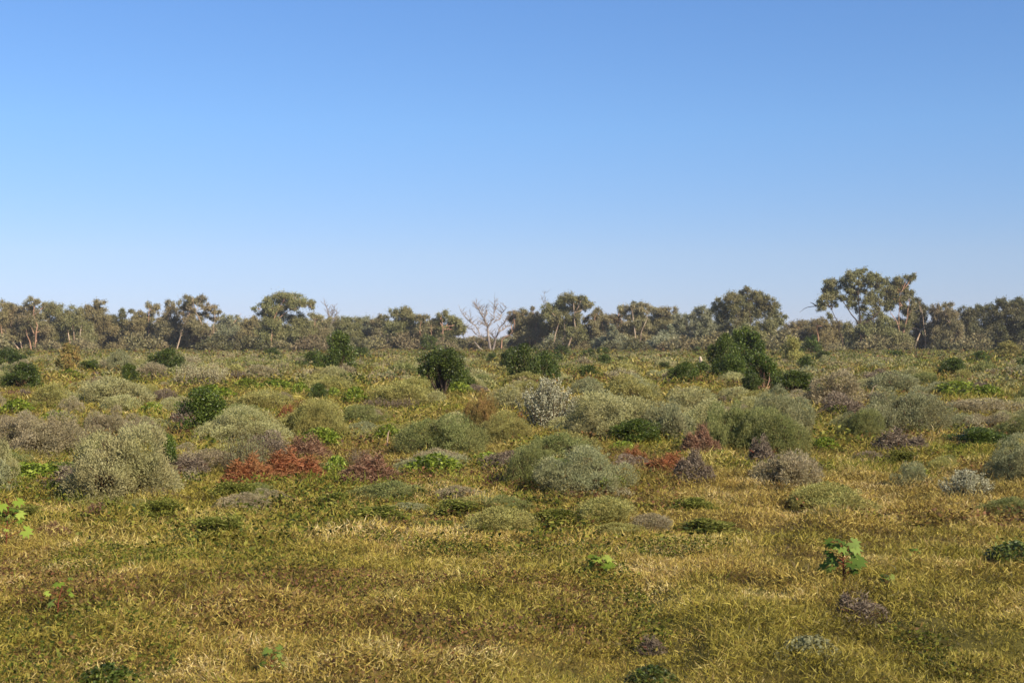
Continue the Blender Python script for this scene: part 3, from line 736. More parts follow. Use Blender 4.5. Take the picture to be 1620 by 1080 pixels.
while n < 62:
    py = 590 + 180 * rs.random(); px = rs.uniform(-20, 1640); x, y = ground_at(px, py); w = rs.uniform(.5, 1.2) * (1 + y / 60)
    kd = rs.choice(['vine', 'vine', 'brush'])
    if hides(x, y, w, .3 * w): continue
    if kd == 'vine':
        r = root('vine_patch', (x, y, hz(x, y) - .03), 'small yellow-green leafy vine scattered between the saltbushes', 'vine', 'small vines scattered between the saltbushes', rs.uniform(0, 6.28), (w, w * .8, rs.uniform(.5, 1.0)))
        link('foliage', PROTO['vine'][n % 2][0], M['limeleaf'], r); link('stems', PROTO['vine'][n % 2][1], M['twig'], r)
    else:
        r = root('dead_brush', (x, y, hz(x, y) - .03), 'small patch of reddish-brown dead twigs scattered between the saltbushes', 'dead brush', 'small dead brush scattered between the saltbushes', rs.uniform(0, 6.28), (w, w * .8, rs.uniform(.4, .8)))
        link('dead_twigs', PROTO['brush'][n % 3][0], M[rs.choice(['crimson', 'violet', 'violet'])], r); link('stems', PROTO['brush'][n % 3][1], M['redstem'], r)
    n += 1
n = 0
while n < 34:
    py = 561 + 34 * rs.random() ** 1.5; px = rs.uniform(-20, 1640); x, y = ground_at(px, py); w = rs.uniform(1.3, 3.0)
    if not clear(x, y, w * .5): continue
    h = w * rs.uniform(.4, .75); v = rs.randrange(2)
    mt = rs.choice(['darkleaf', 'midleaf'])
    if hides(x, y, w, h): continue
    r = root('leafy_bush', (x, y, hz(x, y) - .02), 'small %s bush dotted through the far scrub before the trees' % {'darkleaf': 'dark green', 'midleaf': 'mid green'}[mt], 'bush', '%s bushes dotted through the far scrub' % {'darkleaf': 'dark green', 'midleaf': 'mid green'}[mt], rs.uniform(0, 6.28), (w, w, h))
    link('foliage', PROTO['leafy_lo'][v][0], M[mt], r); placed.append((x, y, w * .5)); n += 1

def far_cover(name, mats, count, d0, d1, label, seed, wr=(1.1, 3.2), hr=(.26, .44), n1=190, L=.15):
    """thousands of tiny far bushes, nobody could count them"""
    r = np.random.default_rng(seed)
    y = np.sqrt(r.random(count) * (d1 ** 2 - d0 ** 2) + d0 ** 2)
    x = (r.random(count) * 2 - 1) * (y * .39 + 4)
    if name == 'meadow_growth': x = np.where(r.random(count) < .75, np.abs(x) + .01 * y, x)
    w = r.uniform(*wr, count); h = w * r.uniform(*hr, count)
    # none of them may stand right in front of a plant placed from the photo
    px = 810 + x / y * F; hw = w / y * F * .5; t = HOR + (H - h) / y * F; ok = np.ones(count, bool)
    for (a, b, c_, e, d_) in rects + [(1100, 1118, 560, 583, 118)]:
        if d_ > 48: ok &= ~((y < d_ + .5) & (px + hw > a) & (px - hw < b) & (t < e - (e - c_) * .3))
    x, y, w, h = x[ok], y[ok], w[ok], h[ok]; count = len(x)
    k = np.repeat(np.arange(count), n1); m = len(k)
    d = rdir(m, r); d[:, 2] = np.abs(d[:, 2])
    P = np.stack([x[k] + d[:, 0] * w[k] * .45, y[k] + d[:, 1] * w[k] * .45, height(x[k], y[k]) + d[:, 2] * h[k] * .9 + .02], 1)
    A = unit(d * .6 + rdir(m, r) + np.array([0, 0, .4]))
    V, Q = leaf_quads(P, A, L * (.5 + r.random(m)), L * .42, .05, r)
    bt = r.random(count)
    me = build_mesh(name, V, Q, tone=np.clip(bt[k] + r.normal(size=m) * .05, 0, 1))
    tag(link(name, me, mats), label, 'scrub', kind='stuff')
M['farmix'] = leaf_mat('mixed_far_scrub', [(60,72,32),(98,106,50),(132,130,78),(144,140,90),(156,148,104),(138,120,88),(166,156,118)], .2, objvar=0)
M['meadow'] = leaf_mat('bright_meadow', [(76,94,26),(98,116,36),(118,132,44),(138,146,60)], .35, objvar=0)
far_cover('far_scrub', M['farmix'], 3700, 58, 325, 'countless small mixed bushes thinning away towards the tree line', 77)
far_cover('meadow_growth', M['meadow'], 2600, 130, 320, 'fresh green herbage in strips before the tree line', 78, (2.0, 6), (.05, .1), 60, .26)

# ------------------------------------------------------------------ trees
def crown_clump(f, c, rx, rz, r, leaf, dens=1.0, droop=.35):
    """one billow of foliage made of sprays of hanging leaves"""
    area = 4 * math.pi * (((rx * rz) + rx * rx * .5) / 1.5)
    rx = rx * 1.34; rz = rz * 1.28
    n = int(area * dens * 2.6 / (leaf * leaf * .21))
    ns = max(8, int(area / 1.3))
    sd = rdir(ns, r); sd[:, 2] = sd[:, 2] * .9 + .08
    sr = .5 + .6 * r.random((ns, 1))
    SC = c + sd * sr * np.array([rx, rx, rz])
    k = r.integers(0, ns, n)
    off = r.normal(size=(n, 3)) * np.array([.42, .42, .40]) * min(1.1, .3 + rx * .25) * (1 + .6 * (r.random((n, 1)) < .1))
    P = SC[k] + off
    A = unit(rdir(n, r) * .8 + sd[k] * .35 + np.array([0, 0, -droop]))
    V, Q = leaf_quads(P, A, leaf * (.6 + .8 * r.random(n)), leaf * .42 * (.7 + .6 * r.random(n)), .06, r)
    st = r.random(ns) * .45
    f.add(V, Q, tone=np.clip(st[k] + r.random(n) * .55 + r.normal() * .05, 0, 1))

def tree(label, D, bx, by, clumps, stems, mat, bark, seed, leaf=.34, dens=.95, name='gum_tree', rad=.32, extra_twigs=0, ground_y=None, group=None, autob=True, cat='tree', droop=.8):
    """clumps (cx, cy, rx, ry) and stems [(x, y), ...] are measured in photo pixels and built at distance D metres"""
    r = np.random.default_rng(seed); s = D / F
    x0 = (bx - 810) * s
    def P(px, py, dy=0.): return np.array([(px - bx) * s, dy, H - (py - HOR) * s])
    rt = root(name, (x0, D, 0), label, cat, group)
    tr = Acc(); nodes = []
    hw = max([abs(c[0] - bx) for c in clumps] + [4]) * s
    for si, st in enumerate(stems):
        pts = []; m = len(st)
        for i, q in enumerate(st):
            p = P(q[0], q[1], r.normal() * .2 * i - (.5 if 'pale' in bark or 'pink' in bark else 0) * min(i, 1.5))
            if i == 0 and q[1] >= by - 3: p[2] = -.15
            pts.append(p)
        # subdivide with wobble
        pp = [pts[0]]
        for a, b in zip(pts[:-1], pts[1:]):
            for t in (.5, 1.):
                pp.append(a + (b - a) * t + r.normal(size=3) * (.12 if t < 1 else 0))
        big = (si == 0) or st[0][1] >= by - 3
        R0 = rad * (1 if si == 0 else (.8 if big else .5)); R = np.linspace(R0, R0 * (.35 if bark == 'barkdead' else .16), len(pp))
        tr.tube(pp, R, 7, .5); nodes += [(p, q) for p, q in zip(pp[1:], R[1:])]
    if bark == 'barkdead':
        for (p, q) in list(nodes):
            if p[2] < 3: continue
            for j in range(5):
                e = p + (rdir(1, r)[0] * np.array([1, .7, .5]) + np.array([0, 0, .75])) * r.uniform(.6, 1.9)
                tr.tube([p, (p + e) / 2 + r.normal(size=3) * .12, e], [min(.06, q * .5), .04, .015], 4)
    f = Acc()
    top = min([c[1] for c in clumps] + [560])
    skirt = []
    if clumps and autob and D > 280:
        for j in range(8):
            skirt.append((bx + r.uniform(-19, 19), r.uniform(max(top + 14, 509), 549), r.uniform(7, 12), r.uniform(6, 9)))
    for (cx, cy, rx, ry) in skirt:
        crown_clump(f, P(cx, cy, r.uniform(2.2, 5.0) if r.random() < .88 else -1.2), rx * s, ry * s, r, leaf, dens * .8, droop)
    for (cx, cy, rx, ry) in clumps:
        c = P(cx, cy, r.uniform(-.35, .75) * min(hw, 4.5) + .6)
        crown_clump(f, c, rx * s, ry * s, r, leaf, dens, droop)
        if autob and nodes:
            dd = [np.linalg.norm((p - c) * np.array([1, 1, 1.0])) + max(0, p[2] - c[2]) * 2 for p, q in nodes]
            p, q = nodes[int(np.argmin(dd))]
            mid = (p + c) / 2 + np.array([0, 0, -.15 * np.linalg.norm(c - p)]) * .5 + r.normal(size=3) * .2
            tr.tube([p, mid, c, c + (c - mid) * .5], [min(q * .7, .16), .09, .05, .02], 5)
            for j in range(3):
                e = c + rdir(1, r)[0] * rx * s * .9; tr.tube([mid * .3 + c * .7, (c + e) / 2, e], [.05, .035, .012], 4)
    link('trunk', tr.mesh('tree_trunk', True), M[bark], rt)
    if clumps: link('crown', f.mesh('tree_crown'), M[mat], rt)
    return rt

TREES = [
 ('brown-tinged gum cut by the left edge of the photo', 330, 6, 559, [(2,488,9,9),(2,504,13,12),(-4,524,15,14),(5,540,12,12)], [[(6,559),(4,525),(2,500)]], 'gumrust','barkpink'),
 ('leaning pale-stemmed gum, second tree from the left edge', 330, 37, 561, [(18,490,10,9),(24,502,12,10),(12,512,12,12),(28,522,12,10),(18,535,10,10)], [[(36,561),(25,545),(8,520)],[(39,561),(32,538),(20,514)]], 'gum','barkpale'),
 ('gum with a small round topknot and a thick pale forked trunk at the left', 328, 56, 559, [(39,487,9,9),(54,477,7,6),(64,483,4,4),(54,497,9,6),(45,506,12,8),(36,520,9,9),(66,522,10,9),(52,516,8,6)], [[(55,559),(58,538),(62,515),(55,498)],[(58,540),(53,522),(45,505)],[(51,559),(47,540),(43,520)]], 'gum','barkpink'),
 ('flat-crowned olive gum right of the thick forked trunk', 342, 72, 557, [(72,491,8,8),(83,488,11,8),(90,494,7,7),(78,499,10,6),(84,520,11,10),(74,536,12,10)], [[(70,557),(72,530),(76,500)]], 'gumgreen','barkpink'),
 ('wide low gum over three slender pale stems at the left', 332, 113, 558, [(100,500,11,8),(116,496,11,8),(108,508,16,8),(98,520,11,9),(126,520,13,12),(112,530,12,11),(134,538,10,11)], [[(113,558),(110,535),(107,515)],[(116,558),(118,535),(117,515)],[(123,556),(128,532),(131,515)]], 'gumgreen','barkpale'),
 ('tall pinkish-topped gum, the rustiest crown in the left group', 340, 148, 558, [(146,484,8,9),(156,485,7,9),(134,496,8,8),(148,498,11,8),(164,502,9,8),(142,510,13,9),(160,516,12,9),(150,530,13,10),(170,522,10,8)], [[(147,558),(148,525),(150,495)],[(150,545),(162,520),(165,500)]], 'gumrust','barkdark'),
 ('dark ragged tree with a pine-like top in the left group', 344, 190, 556, [(190,494,5,7),(203,490,4,3),(192,505,7,8),(198,513,8,8),(180,505,6,6),(185,525,10,10),(178,514,7,7)], [[(187,556),(190,525),(192,495)],[(192,512),(204,492)]], 'gumdark','barkdark'),
 ('narrow brown gum right of the dark ragged tree', 340, 214, 557, [(217,497,7,6),(212,508,8,7),(221,514,9,8),(212,526,11,9),(205,538,11,10)], [[(214,557),(215,530),(217,502)]], 'gumrust','barkdark'),
 ('thin-topped grey gum in the middle of the left group', 342, 236, 557, [(238,485,8,5),(244,491,6,5),(234,502,8,8),(240,512,10,9),(230,524,12,10),(244,532,9,10)], [[(236,557),(236,520),(238,490)],[(247,557),(246,540)]], 'gum','barkpink'),
 ('egg-shaped crown gum left of the tallest crown in the left group', 334, 266, 557, [(269,484,7,8),(270,496,9,9),(262,508,9,8),(274,512,9,9),(266,526,14,10),(256,536,9,9)], [[(262,557),(262,540),(268,505)]], 'gum','barkpale'),
 ('tallest gum of the left group, dark-notched crown with a forked pale trunk', 328, 312, 557, [(292,477,8,7),(305,474,7,6),(314,476,8,7),(289,492,7,10),(300,494,8,9),(327,484,6,6),(335,490,7,7),(336,502,5,6),(320,498,8,6),(300,510,11,9),(314,514,9,8),(294,528,10,9),(330,520,7,6)], [[(317,557),(319,540),(321,515),(308,490)],[(319,546),(330,533),(340,525)],[(280,557),(284,540),(288,526),(298,500)],[(338,527),(341,505)]], 'gum','barkpale'),
 ('grey-green bushy tree right of the tallest gum of the left group', 345, 360, 558, [(360,503,7,6),(378,501,3,4),(350,513,9,8),(366,514,11,8),(358,526,14,10),(372,532,11,10),(348,538,10,10)], [[(371,558),(370,540),(362,515)],[(358,557),(352,530)]], 'gumgrey','barkpink'),
 ('rusty-shouldered gum left of the high spreading crown', 336, 398, 559, [(398,508,8,6),(388,514,9,7),(402,518,10,8),(392,528,12,9),(404,540,11,9),(384,538,9,9)], [[(398,559),(396,535),(396,512)]], 'gumrust','barkdark'),
 ('high spreading gum with an umbrella crown reaching out to the right', 320, 430, 559, [(404,489,4,3),(412,484,5,4),(424,476,9,6),(436,470,9,4),(450,468,11,4),(464,471,9,5),(474,478,9,6),(486,479,8,4),(493,483,4,6),(430,488,11,7),(446,482,11,6),(460,486,9,5),(420,498,11,7),(438,500,12,8),(428,514,14,10),(416,530,10,9),(440,528,10,10)], [[(429,559),(430,530),(436,500),(448,478)],[(434,512),(452,495),(470,488),(484,484)],[(431,520),(420,495),(408,488)]], 'gumgreen','barkpink'),
 ('rounded green gum tucked under the right of the umbrella crown', 322, 467, 560, [(468,502,10,8),(478,512,10,9),(464,518,12,10),(476,530,11,10),(462,538,12,11)], [[(467,560),(466,535),(470,508)]], 'gumgreen','barkdark'),
 ('dusty pinkish-crowned gum left of the thin bare snag', 326, 498, 560, [(492,500,6,5),(503,502,7,4),(510,508,8,7),(498,516,10,9),(510,526,11,10),(496,538,11,10)], [[(496,560),(497,530),(499,505)]], 'gum','barkpink'),
 ('dark green dense gum right of the thin bare snag', 350, 545, 557, [(534,509,8,6),(548,504,7,4),(558,508,9,5),(540,518,10,8),(556,518,11,8),(546,530,14,9),(562,532,10,9)], [[(548,557),(547,530),(548,508)]], 'gumgreen','barkdark'),
 ('low-domed gum in the centre left tree line', 356, 582, 557, [(572,510,8,6),(586,508,9,6),(576,522,10,8),(592,520,9,8),(582,534,14,10)], [[(582,557),(582,530),(582,512)]], 'gumgrey','barkdark'),
 ('gum with a small peak beside the rounded high crown', 350, 604, 558, [(603,502,5,5),(598,511,8,7),(608,514,8,7),(600,528,11,10)], [[(604,558),(603,530),(603,505)]], 'gum','barkpale'),
 ('rounded high-crowned gum over bleached branches at centre left', 326, 622, 560, [(628,494,8,6),(640,492,9,6),(648,501,9,7),(636,504,10,7),(656,512,9,8),(640,516,11,8),(626,514,6,7),(650,528,12,9),(634,532,9,8)], [[(612,560),(614,535),(616,518),(626,505)],[(613,548),(624,540),(631,532)],[(610,545),(604,530),(598,520)]], 'gumgreen','barkpale'),
 ('brown-stemmed gum left of the gap, leaning left', 322, 673, 561, [(667,504,8,7),(675,510,8,8),(668,520,9,8),(682,514,7,7),(664,534,8,8)], [[(673,561),(670,543),(664,525),(667,508)],[(682,545),(682,515)]], 'gum','barkpink'),
 ('layered gum at the right end of the left tree line', 322, 700, 560, [(699,499,8,5),(695,508,7,6),(710,506,10,6),(722,512,9,7),(727,519,6,5),(712,518,10,7),(698,520,8,6),(704,532,10,6)], [[(701,560),(701,540),(700,505)],[(688,543),(697,532),(703,521),(712,510)]], 'gumgreen','barkpink'),
 ('shaggy wide gum right of the bleached dead tree', 328, 830, 559, [(812,496,7,5),(824,494,8,5),(806,502,6,4),(843,493,5,5),(820,506,9,6),(836,507,10,7),(850,500,8,6),(828,518,11,8),(846,516,11,8),(814,520,8,7),(836,530,13,9),(854,530,10,9),(820,535,8,7)], [[(840,559),(838,535),(836,510)],[(793,558),(794,537),(806,530),(814,520)],[(848,559),(846,532),(850,505)]], 'gum','barkpink'),
 ('tall domed gum in the centre with pale leaning trunks', 322, 898, 558, [(884,477,8,7),(896,472,9,6),(908,472,9,6),(920,474,7,6),(930,482,7,7),(868,488,9,7),(882,490,10,8),(900,486,11,8),(918,488,9,7),(874,502,11,9),(892,504,12,9),(908,504,8,8),(880,518,12,9),(864,512,8,8),(900,520,9,8)], [[(897,551),(903,535),(910,520),(908,495)],[(891,545),(894,530),(893,505)],[(872,557),(878,530),(885,505)],[(906,526),(915,515)]], 'gumgreen','barkpale'),
 ('slim pink-trunked gum just right of the tall domed gum', 328, 944, 558, [(946,494,6,5),(942,502,7,5),(952,504,7,7),(946,514,9,7),(958,514,7,7)], [[(944,558),(943,535),(938,512),(940,498)],[(953,558),(955,535),(952,510)],[(948,556),(946,530)]], 'gum','barkpink'),
 ('brownish gum with bare twigs on top, left of the round-headed gum', 336, 972, 558, [(982,500,8,7),(972,506,8,6),(964,501,5,4),(978,516,10,8),(966,518,8,7),(982,532,9,8)], [[(990,558),(986,535),(982,505)],[(978,500),(978,482)],[(984,500),(986,478)]], 'gumrust','barkpink'),
 ('round-headed gum with a tall forked pale trunk right of centre', 322, 1010, 558, [(991,488,8,6),(1003,485,7,5),(1013,485,8,5),(1020,492,6,7),(996,498,8,7),(1010,500,9,8),(1002,512,10,8),(1018,508,6,9),(994,520,8,7)], [[(1010,558),(1008,545),(1004,530),(1001,505),(998,488)],[(1010,546),(1014,525),(1023,505),(1025,494)]], 'gum','barkpale'),
 ('wide brown-green gum filling the row right of the round-headed gum', 332, 1042, 558, [(1033,490,7,5),(1044,493,7,5),(1056,492,7,5),(1068,491,4,5),(1036,502,8,8),(1050,504,11,9),(1066,502,9,8),(1040,518,11,9),(1058,518,9,8),(1034,534,9,9)], [[(1034,558),(1036,530),(1040,500)],[(1048,558),(1052,520)]], 'gum','barkdark'),
 ('blue-grey bushy tree left of the big dome crown', 326, 1084, 558, [(1078,504,9,7),(1092,500,8,6),(1074,516,9,8),(1088,516,11,9),(1078,532,11,10),(1092,536,9,9)], [[(1086,558),(1085,530),(1085,505)]], 'gumgrey','barkdark'),
 ('pale grey weeping tree touching the left of the big dome crown', 318, 1112, 560, [(1110,490,7,6),(1118,496,8,7),(1106,502,9,8),(1120,512,10,10),(1106,518,10,10),(1118,530,12,11),(1104,538,10,10),(1124,544,9,9)], [[(1112,560),(1112,530),(1112,500)]], 'gumgrey','barkdark'),
 ('small silvery grey tree standing before the row right of centre', 290, 1052, 566, [(1056,524,7,8),(1048,536,9,8),(1060,540,7,8),(1050,548,9,8)], [[(1051,566),(1052,545),(1055,528)]], 'gumgrey','barkdark'),
 ('small conical blue-grey tree before the row near the centre', 312, 968, 560, [(969,524,6,8),(966,536,9,9),(972,546,9,8),(962,548,8,7)], [[(968,560),(968,535)]], 'gumgrey','barkdark'),
 ('big dense dome-crowned tree right of centre', 300, 1188, 560, [(1138,478,7,6),(1156,472,10,7),(1168,468,8,6),(1184,463,7,5),(1183,456,4,3),(1198,464,9,6),(1206,472,9,6),(1216,480,9,8),(1228,490,9,9),(1237,502,6,8),(1142,488,10,8),(1158,486,11,9),(1176,480,12,9),(1194,482,12,9),(1212,496,12,9),(1148,504,12,9),(1168,500,12,9),(1188,500,13,9),(1228,508,9,7),(1150,520,10,9),(1170,518,11,9),(1208,512,12,8),(1220,522,9,7),(1160,536,12,10),(1186,530,12,9)], [[(1192,560),(1190,535),(1186,500),(1184,475)],[(1191,545),(1210,520),(1222,495)],[(1190,545),(1165,515),(1155,485)]], 'gumgreen','barkdark'),
 ('smooth low olive tree in front of the big dome-crowned tree', 190, 1188, 573, [(1172,528,11,8),(1188,524,12,8),(1202,530,9,8),(1180,538,12,8),(1198,540,10,7)], [[(1188,573),(1188,550),(1188,530)]], 'gumgreen','barkdark'),
 ('low reddish-brown tree in the dip right of the big dome crown', 346, 1262, 557, [(1252,517,9,6),(1264,513,8,5),(1276,514,8,6),(1256,528,11,8),(1272,528,11,8),(1262,540,14,8)], [[(1262,557),(1262,535),(1262,518)]], 'gumrust','barkpink'),
 ('small red-trunked tree left of the tallest tree', 330, 1293, 557, [(1290,509,7,4),(1300,508,7,5),(1304,515,6,5),(1292,518,7,5),(1284,520,6,6)], [[(1296,557),(1293,543),(1294,530),(1292,515)]], 'gumrust','barkpink'),
 ('brown thick-leaved tree filling the foot of the tallest tree', 338, 1318, 558, [(1318,514,9,6),(1310,524,9,8),(1324,526,9,8),(1314,538,10,8),(1330,518,7,7)], [[(1318,558),(1318,535),(1318,518)]], 'gumrust','barkdark'),
 ('tallest tree of all, open crown on dark trunks, bare limb to the left', 306, 1366, 560, [(1301,474,8,8),(1298,486,6,6),(1308,468,6,5),(1316,450,8,8),(1326,456,9,8),(1322,464,9,6),(1336,444,8,5),(1346,436,8,6),(1362,430,8,7),(1372,438,8,7),(1354,444,9,6),(1358,456,9,8),(1356,470,8,10),(1352,484,7,7),(1386,440,8,5),(1398,444,6,6),(1390,452,8,6),(1384,466,9,7),(1374,476,7,6),(1392,478,8,6),(1322,480,5,4),(1311,499,4,4),(1368,490,8,6),(1388,494,9,6),(1398,506,10,8),(1384,512,9,8),(1370,520,8,6),(1400,524,11,8),(1372,506,9,8),(1345,522,10,9),(1358,532,9,8),(1408,515,10,9),(1412,534,12,10),(1430,536,10,9),(1380,538,12,9),(1350,542,12,7),(1346,456,7,7),(1338,470,6,6),(1376,454,7,8),(1310,460,6,6)], [[(1366,558),(1361,530),(1362,508),(1358,480),(1360,450)],[(1333,556),(1330,530),(1327,512),(1316,490),(1308,478)],[(1359,512),(1347,498),(1336,480),(1328,468)],[(1362,515),(1378,505),(1392,492),(1392,478),(1390,460)],[(1316,490),(1309,484),(1292,484),(1278,486),(1266,494)],[(1292,484),(1282,478)],[(1311,484),(1304,466),(1300,458)]], 'gumgreen','barkdark'),
 ('pale many-stemmed gum leaning against the right of the tallest tree', 312, 1426, 560, [(1416,448,8,6),(1426,444,7,6),(1436,441,6,5),(1445,437,5,4),(1430,454,9,7),(1442,458,8,7),(1414,458,9,6),(1408,466,8,6),(1422,468,10,6),(1436,470,8,5),(1444,476,4,8),(1410,478,7,6),(1406,446,6,6),(1404,460,7,7),(1406,484,8,7),(1424,480,8,6),(1436,486,7,6),(1440,500,8,8),(1432,520,9,9)], [[(1424,560),(1422,530),(1418,508),(1405,487)],[(1426,540),(1421,510),(1421,485),(1424,462)],[(1427,560),(1429,520),(1434,500),(1438,480)],[(1424,545),(1430,510),(1440,490)]], 'gumgreen','barkpink'),
 ('dark-sided gum with a pale leaning trunk right of the tallest trees', 322, 1450, 559, [(1454,480,7,6),(1464,484,7,7),(1458,492,10,7),(1446,500,8,7),(1462,503,10,7),(1443,514,7,8),(1466,518,8,8),(1476,496,6,6)], [[(1444,559),(1449,538),(1457,522),(1475,507)],[(1450,540),(1460,536)],[(1462,558),(1462,530),(1459,500)]], 'gumdark','barkpale'),
 ('grey-green gum with a crooked white trunk in the right group', 320, 1498, 560, [(1482,487,7,5),(1504,484,6,6),(1494,494,9,7),(1508,496,9,7),(1484,502,8,7),(1500,508,12,8),(1486,518,10,8),(1512,514,9,9),(1494,526,10,7),(1516,530,8,8)], [[(1498,560),(1500,548),(1504,538),(1502,520),(1500,500)],[(1497,553),(1496,540),(1494,520)]], 'gum','barkpale'),
 ('round-topped gum, second from the dark trees at the right', 326, 1532, 558, [(1528,491,7,5),(1538,492,7,6),(1532,500,10,7),(1526,512,9,8),(1538,516,9,8),(1530,530,11,9)], [[(1532,558),(1532,530),(1532,500)]], 'gumdark','barkdark'),
 ('small-peaked gum next to the dark trees at the right', 330, 1556, 558, [(1551,487,5,5),(1560,491,7,6),(1553,498,8,7),(1562,505,9,7),(1552,516,10,8),(1548,532,10,9)], [[(1555,558),(1555,530),(1555,500)]], 'gumdark','barkdark'),
 ('large dark tree at the right edge, left of two', 300, 1590, 561, [(1580,482,7,6),(1592,478,8,5),(1600,484,9,6),(1584,492,11,8),(1600,498,11,8),(1578,506,10,9),(1596,512,12,9),(1576,524,11,10),(1594,530,13,11),(1608,520,9,10)], [[(1590,561),(1590,530),(1592,495)]], 'gumdark','barkdark'),
 ('large dark tree cut by the right edge, right of two', 300, 1622, 561, [(1612,478,7,6),(1624,478,8,7),(1618,490,10,8),(1630,500,12,10),(1616,508,10,10),(1628,524,13,12),(1612,535,12,11)], [[(1622,561),(1622,530),(1622,495)]], 'gumdark','barkdark'),
]
for i, (lab, D, bx, by, cl, st, mt, bk) in enumerate(TREES):
    tree(lab, D, bx, by, cl, st, mt, bk, 200 + i, rad=.34 if bx in (1366,) else .23)

# dead trees
DEAD = [[(776,558),(773,535),(771,515),(766,503),(759,492),(755,486)],[(771,520),(777,508),(782,502),(783,490),(782,478)],[(778,556),(784,535),(789,524),(800,518),(806,516)],
 [(781,510),(791,505),(794,495),(801,487)],[(772,538),(760,532),(747,521),(738,517)],[(759,528),(752,515),(742,508),(735,500),(730,494)],[(770,559),(758,550),(750,540)],[(766,503),(770,496),(768,488)],[(759,492),(754,488),(752,482)],[(783,490),(786,484)],[(784,537),(779,530),(773,526)],[(745,511),(745,502)],[(763,497),(763,488)],[(789,524),(797,512),(802,504)],[(771,516),(763,512),(758,515)]]
tree('bleached bare dead tree standing in the gap of the tree line', 316, 776, 559, [], DEAD, 'gum', 'barkdead', 400, name='dead_tree', rad=.3)
tree('thin bare snag poking above the trees left of centre', 330, 523, 559, [], [[(524,559),(523,520),(523,505),(519,490),(515,481)],[(523,507),(526,496),(529,486)],[(522,500),(520,494)],[(523,512),(530,500),(533,494)]], 'gum', 'barkdead', 401, name='dead_tree', rad=.18)
tree('thin bare twigs rising from behind the tall domed gum', 340, 862, 556, [], [[(862,556),(862,520),(862,490),(861,464)],[(862,485),(857,474)]], 'gum', 'barkdead', 402, name='dead_tree', rad=.1)

# background row and understory
UND = [('gumgrey', 'barkdark'), ('gum', 'barkpink'), ('scrub', 'barkpink'), ('gumrust', 'barkdark')]
protoB = []
for k in range(5):
    t = Acc(); f = Acc(); r = np.random.default_rng(500 + k)
    t.tube([[0,0,-.2],[.2,.1,3],[.1,0,6]], [.28,.2,.1], 6)
    for j in range(6):
        c = np.array([r.uniform(-3.2, 3.2), r.uniform(-2, 2), r.uniform(2.2, 7.4)]); crown_clump(f, c, r.uniform(1.4, 2.3), r.uniform(1.0, 1.7), r, .50, .8)
        t.tube([[.15,0,2.5], c*.6+np.array([0,0,.4]), c], [.12,.08,.03], 4)
    protoB.append((f.mesh('back_tree_crown'), t.mesh('back_tree_trunk', True)))
rb = random.Random(9)
for k in range(70):
    px = -40 + 1700 * (k + rb.random()) / 70; D = rb.uniform(380, 440)
    if 728 < px < 806: sc = rb.uniform(.45, .6)
    elif 1240 < px < 1300: sc = rb.uniform(.6, .75)
    else: sc = rb.uniform(.75, 1.0)
    fo, tr = protoB[k % 5]; mt, bk = UND[k % 4]
    o = root('background_tree', ((px - 810) / F * D, D, 0), 'hazy olive-brown tree half hidden behind the front row of gums', 'tree', 'trees filling the gaps behind the front row', rb.uniform(0, 6.28), (sc * 1.1, sc * 1.1, sc))
    link('trunk', tr, M[bk], o); link('crown', fo, M[mt], o)
protoU = []
for k in range(4):
    f = Acc(); r = np.random.default_rng(540 + k); t = Acc()
    for j in range(5):
        c = np.array([r.uniform(-1.6, 1.6), r.uniform(-1, 1), r.uniform(.5, 1.7)]); crown_clump(f, c, r.uniform(.7, 1.2), r.uniform(.5, .9), r, .34, .8, 0)
        t.tube([[0,0,0], c*.6, c], [.06,.04,.02], 4)
    protoU.append((f.mesh('understory_foliage'), t.mesh('understory_stems')))
for k in range(130):
    px = -30 + 1690 * (k + rb.random()) / 130; D = rb.uniform(270, 345)
    if k % 4: D = rb.uniform(340, 395)
    if 735 < px < 815: D = rb.uniform(345, 395)
    fo, tr = protoU[k % 4]; mt = ['scrub', 'gumdark', 'gumgrey', 'gum', 'gumrust', 'gumdark'][rb.randrange(6)]; sc = rb.uniform(.85, 1.75)
    o = root('understory_shrub', ((px - 810) / F * D, D, 0), 'dusty brown or grey shrub at the feet of the gum trees', 'shrub', 'shrubs along the foot of the tree line', rb.uniform(0, 6.28), (sc * 1.15, sc, sc))
    link('stems', tr, M['barkdark'], o); link('foliage', fo, M[mt], o)

# ------------------------------------------------------------------ light, sky, camera
SUN_EL, SUN_AZ = radians(34), radians(134)       # azimuth clockwise from +Y (the view direction)
w = bpy.data.worlds.new('World'); scene.world = w; w.use_nodes = True
nd = w.node_tree.nodes; lk = w.node_tree.links; nd.clear()
sky = nd.new('ShaderNodeTexSky'); sky.sky_type = 'NISHITA'; sky.sun_disc = False
sky.sun_elevation = SUN_EL; sky.sun_rotation = SUN_AZ; sky.altitude = 0; sky.air_density = .8; sky.dust_density = 0; sky.ozone_density = 8
bg = nd.new('ShaderNodeBackground'); bg.inputs[1].default_value = .095
wo = nd.new('ShaderNodeOutputWorld'); 
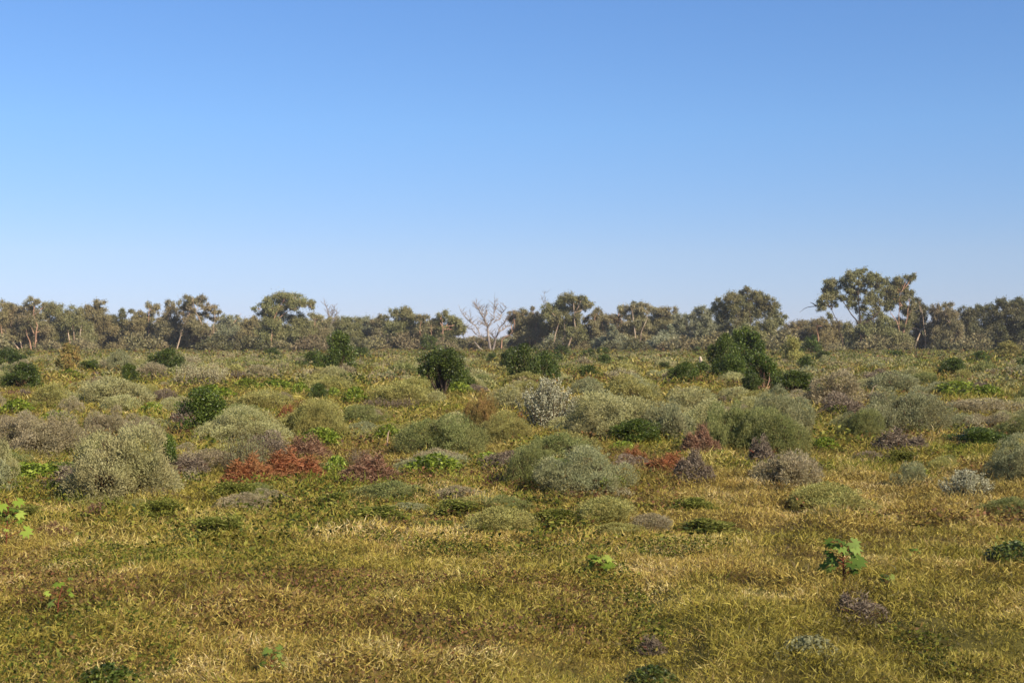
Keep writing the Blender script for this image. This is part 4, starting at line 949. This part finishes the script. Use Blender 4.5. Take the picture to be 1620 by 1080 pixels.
# the air near the horizon is duller and less green than the clear-sky model makes it
tcw = nd.new('ShaderNodeTexCoord'); sp = nd.new('ShaderNodeSeparateXYZ'); lk.new(tcw.outputs['Generated'], sp.inputs[0])
mrw = nd.new('ShaderNodeMapRange'); mrw.inputs[1].default_value = 0; mrw.inputs[2].default_value = .25; lk.new(sp.outputs['Z'], mrw.inputs[0])
rw = nd.new('ShaderNodeValToRGB'); e = rw.color_ramp.elements
e[0].position = 0; e[0].color = (.62, .55, .67, 1); e[1].position = 1; e[1].color = (1, 1, 1, 1)
x = e.new(.25); x.color = (.93, .74, .72, 1); x = e.new(.6); x.color = (1, .94, .90, 1)
lk.new(mrw.outputs[0], rw.inputs[0])
mxw = nd.new('ShaderNodeMix'); mxw.data_type = 'RGBA'; mxw.blend_type = 'MULTIPLY'; mxw.inputs[0].default_value = 1
lk.new(sky.outputs[0], mxw.inputs[6]); lk.new(rw.outputs[0], mxw.inputs[7]); lk.new(mxw.outputs[2], bg.inputs[0]); lk.new(bg.outputs[0], wo.inputs[0])
sl = bpy.data.lights.new('sun', 'SUN'); sl.energy = 4.8; sl.angle = radians(.5); sl.color = (1, .90, .74)
so = bpy.data.objects.new('sun', sl); COL.objects.link(so)
from mathutils import Vector
dirv = Vector((math.sin(SUN_AZ) * math.cos(SUN_EL), math.cos(SUN_AZ) * math.cos(SUN_EL), math.sin(SUN_EL)))
so.rotation_euler = dirv.to_track_quat('Z', 'Y').to_euler()

hm = bpy.data.materials.new('thin_haze'); t_, n_, l_ = nt(hm)
pv_ = n_.new('ShaderNodeVolumePrincipled'); pv_.inputs['Color'].default_value = (.93, .93, 1, 1); pv_.inputs['Density'].default_value = .00013; pv_.inputs['Anisotropy'].default_value = 0
oo_ = n_.new('ShaderNodeOutputMaterial'); l_.new(pv_.outputs[0], oo_.inputs['Volume'])
hb = Acc(); X0, X1, Y0, Y1, Z0, Z1 = -3050, 3050, -320, 3600, -1.6, 26.
hb.add([(X0,Y0,Z0),(X1,Y0,Z0),(X1,Y1,Z0),(X0,Y1,Z0),(X0,Y0,Z1),(X1,Y0,Z1),(X1,Y1,Z1),(X0,Y1,Z1)], [(0,3,2,1),(4,5,6,7),(0,1,5,4),(1,2,6,5),(2,3,7,6),(3,0,4,7)])
ho = link('haze', hb.mesh('haze'), hm); tag(ho, 'thin pale air softening the far tree line', 'haze', kind='stuff')
cd = bpy.data.cameras.new('camera'); cam = bpy.data.objects.new('camera', cd); COL.objects.link(cam); scene.camera = cam
cam.location = (0, 0, H); cam.rotation_euler = (radians(90) + math.atan((HOR - 540) / F), 0, 0)
cd.lens = 50; cd.sensor_width = 36; cd.clip_start = .1; cd.clip_end = 6000
cd.dof.use_dof = True; cd.dof.focus_distance = 15; cd.dof.aperture_fstop = 5.6

scene.render.engine = 'CYCLES'
scene.view_settings.view_transform = 'Standard'; scene.view_settings.look = 'None'
scene.view_settings.exposure = 0.72; scene.view_settings.gamma = 1
scene.cycles.max_bounces = 5; scene.cycles.transparent_max_bounces = 4
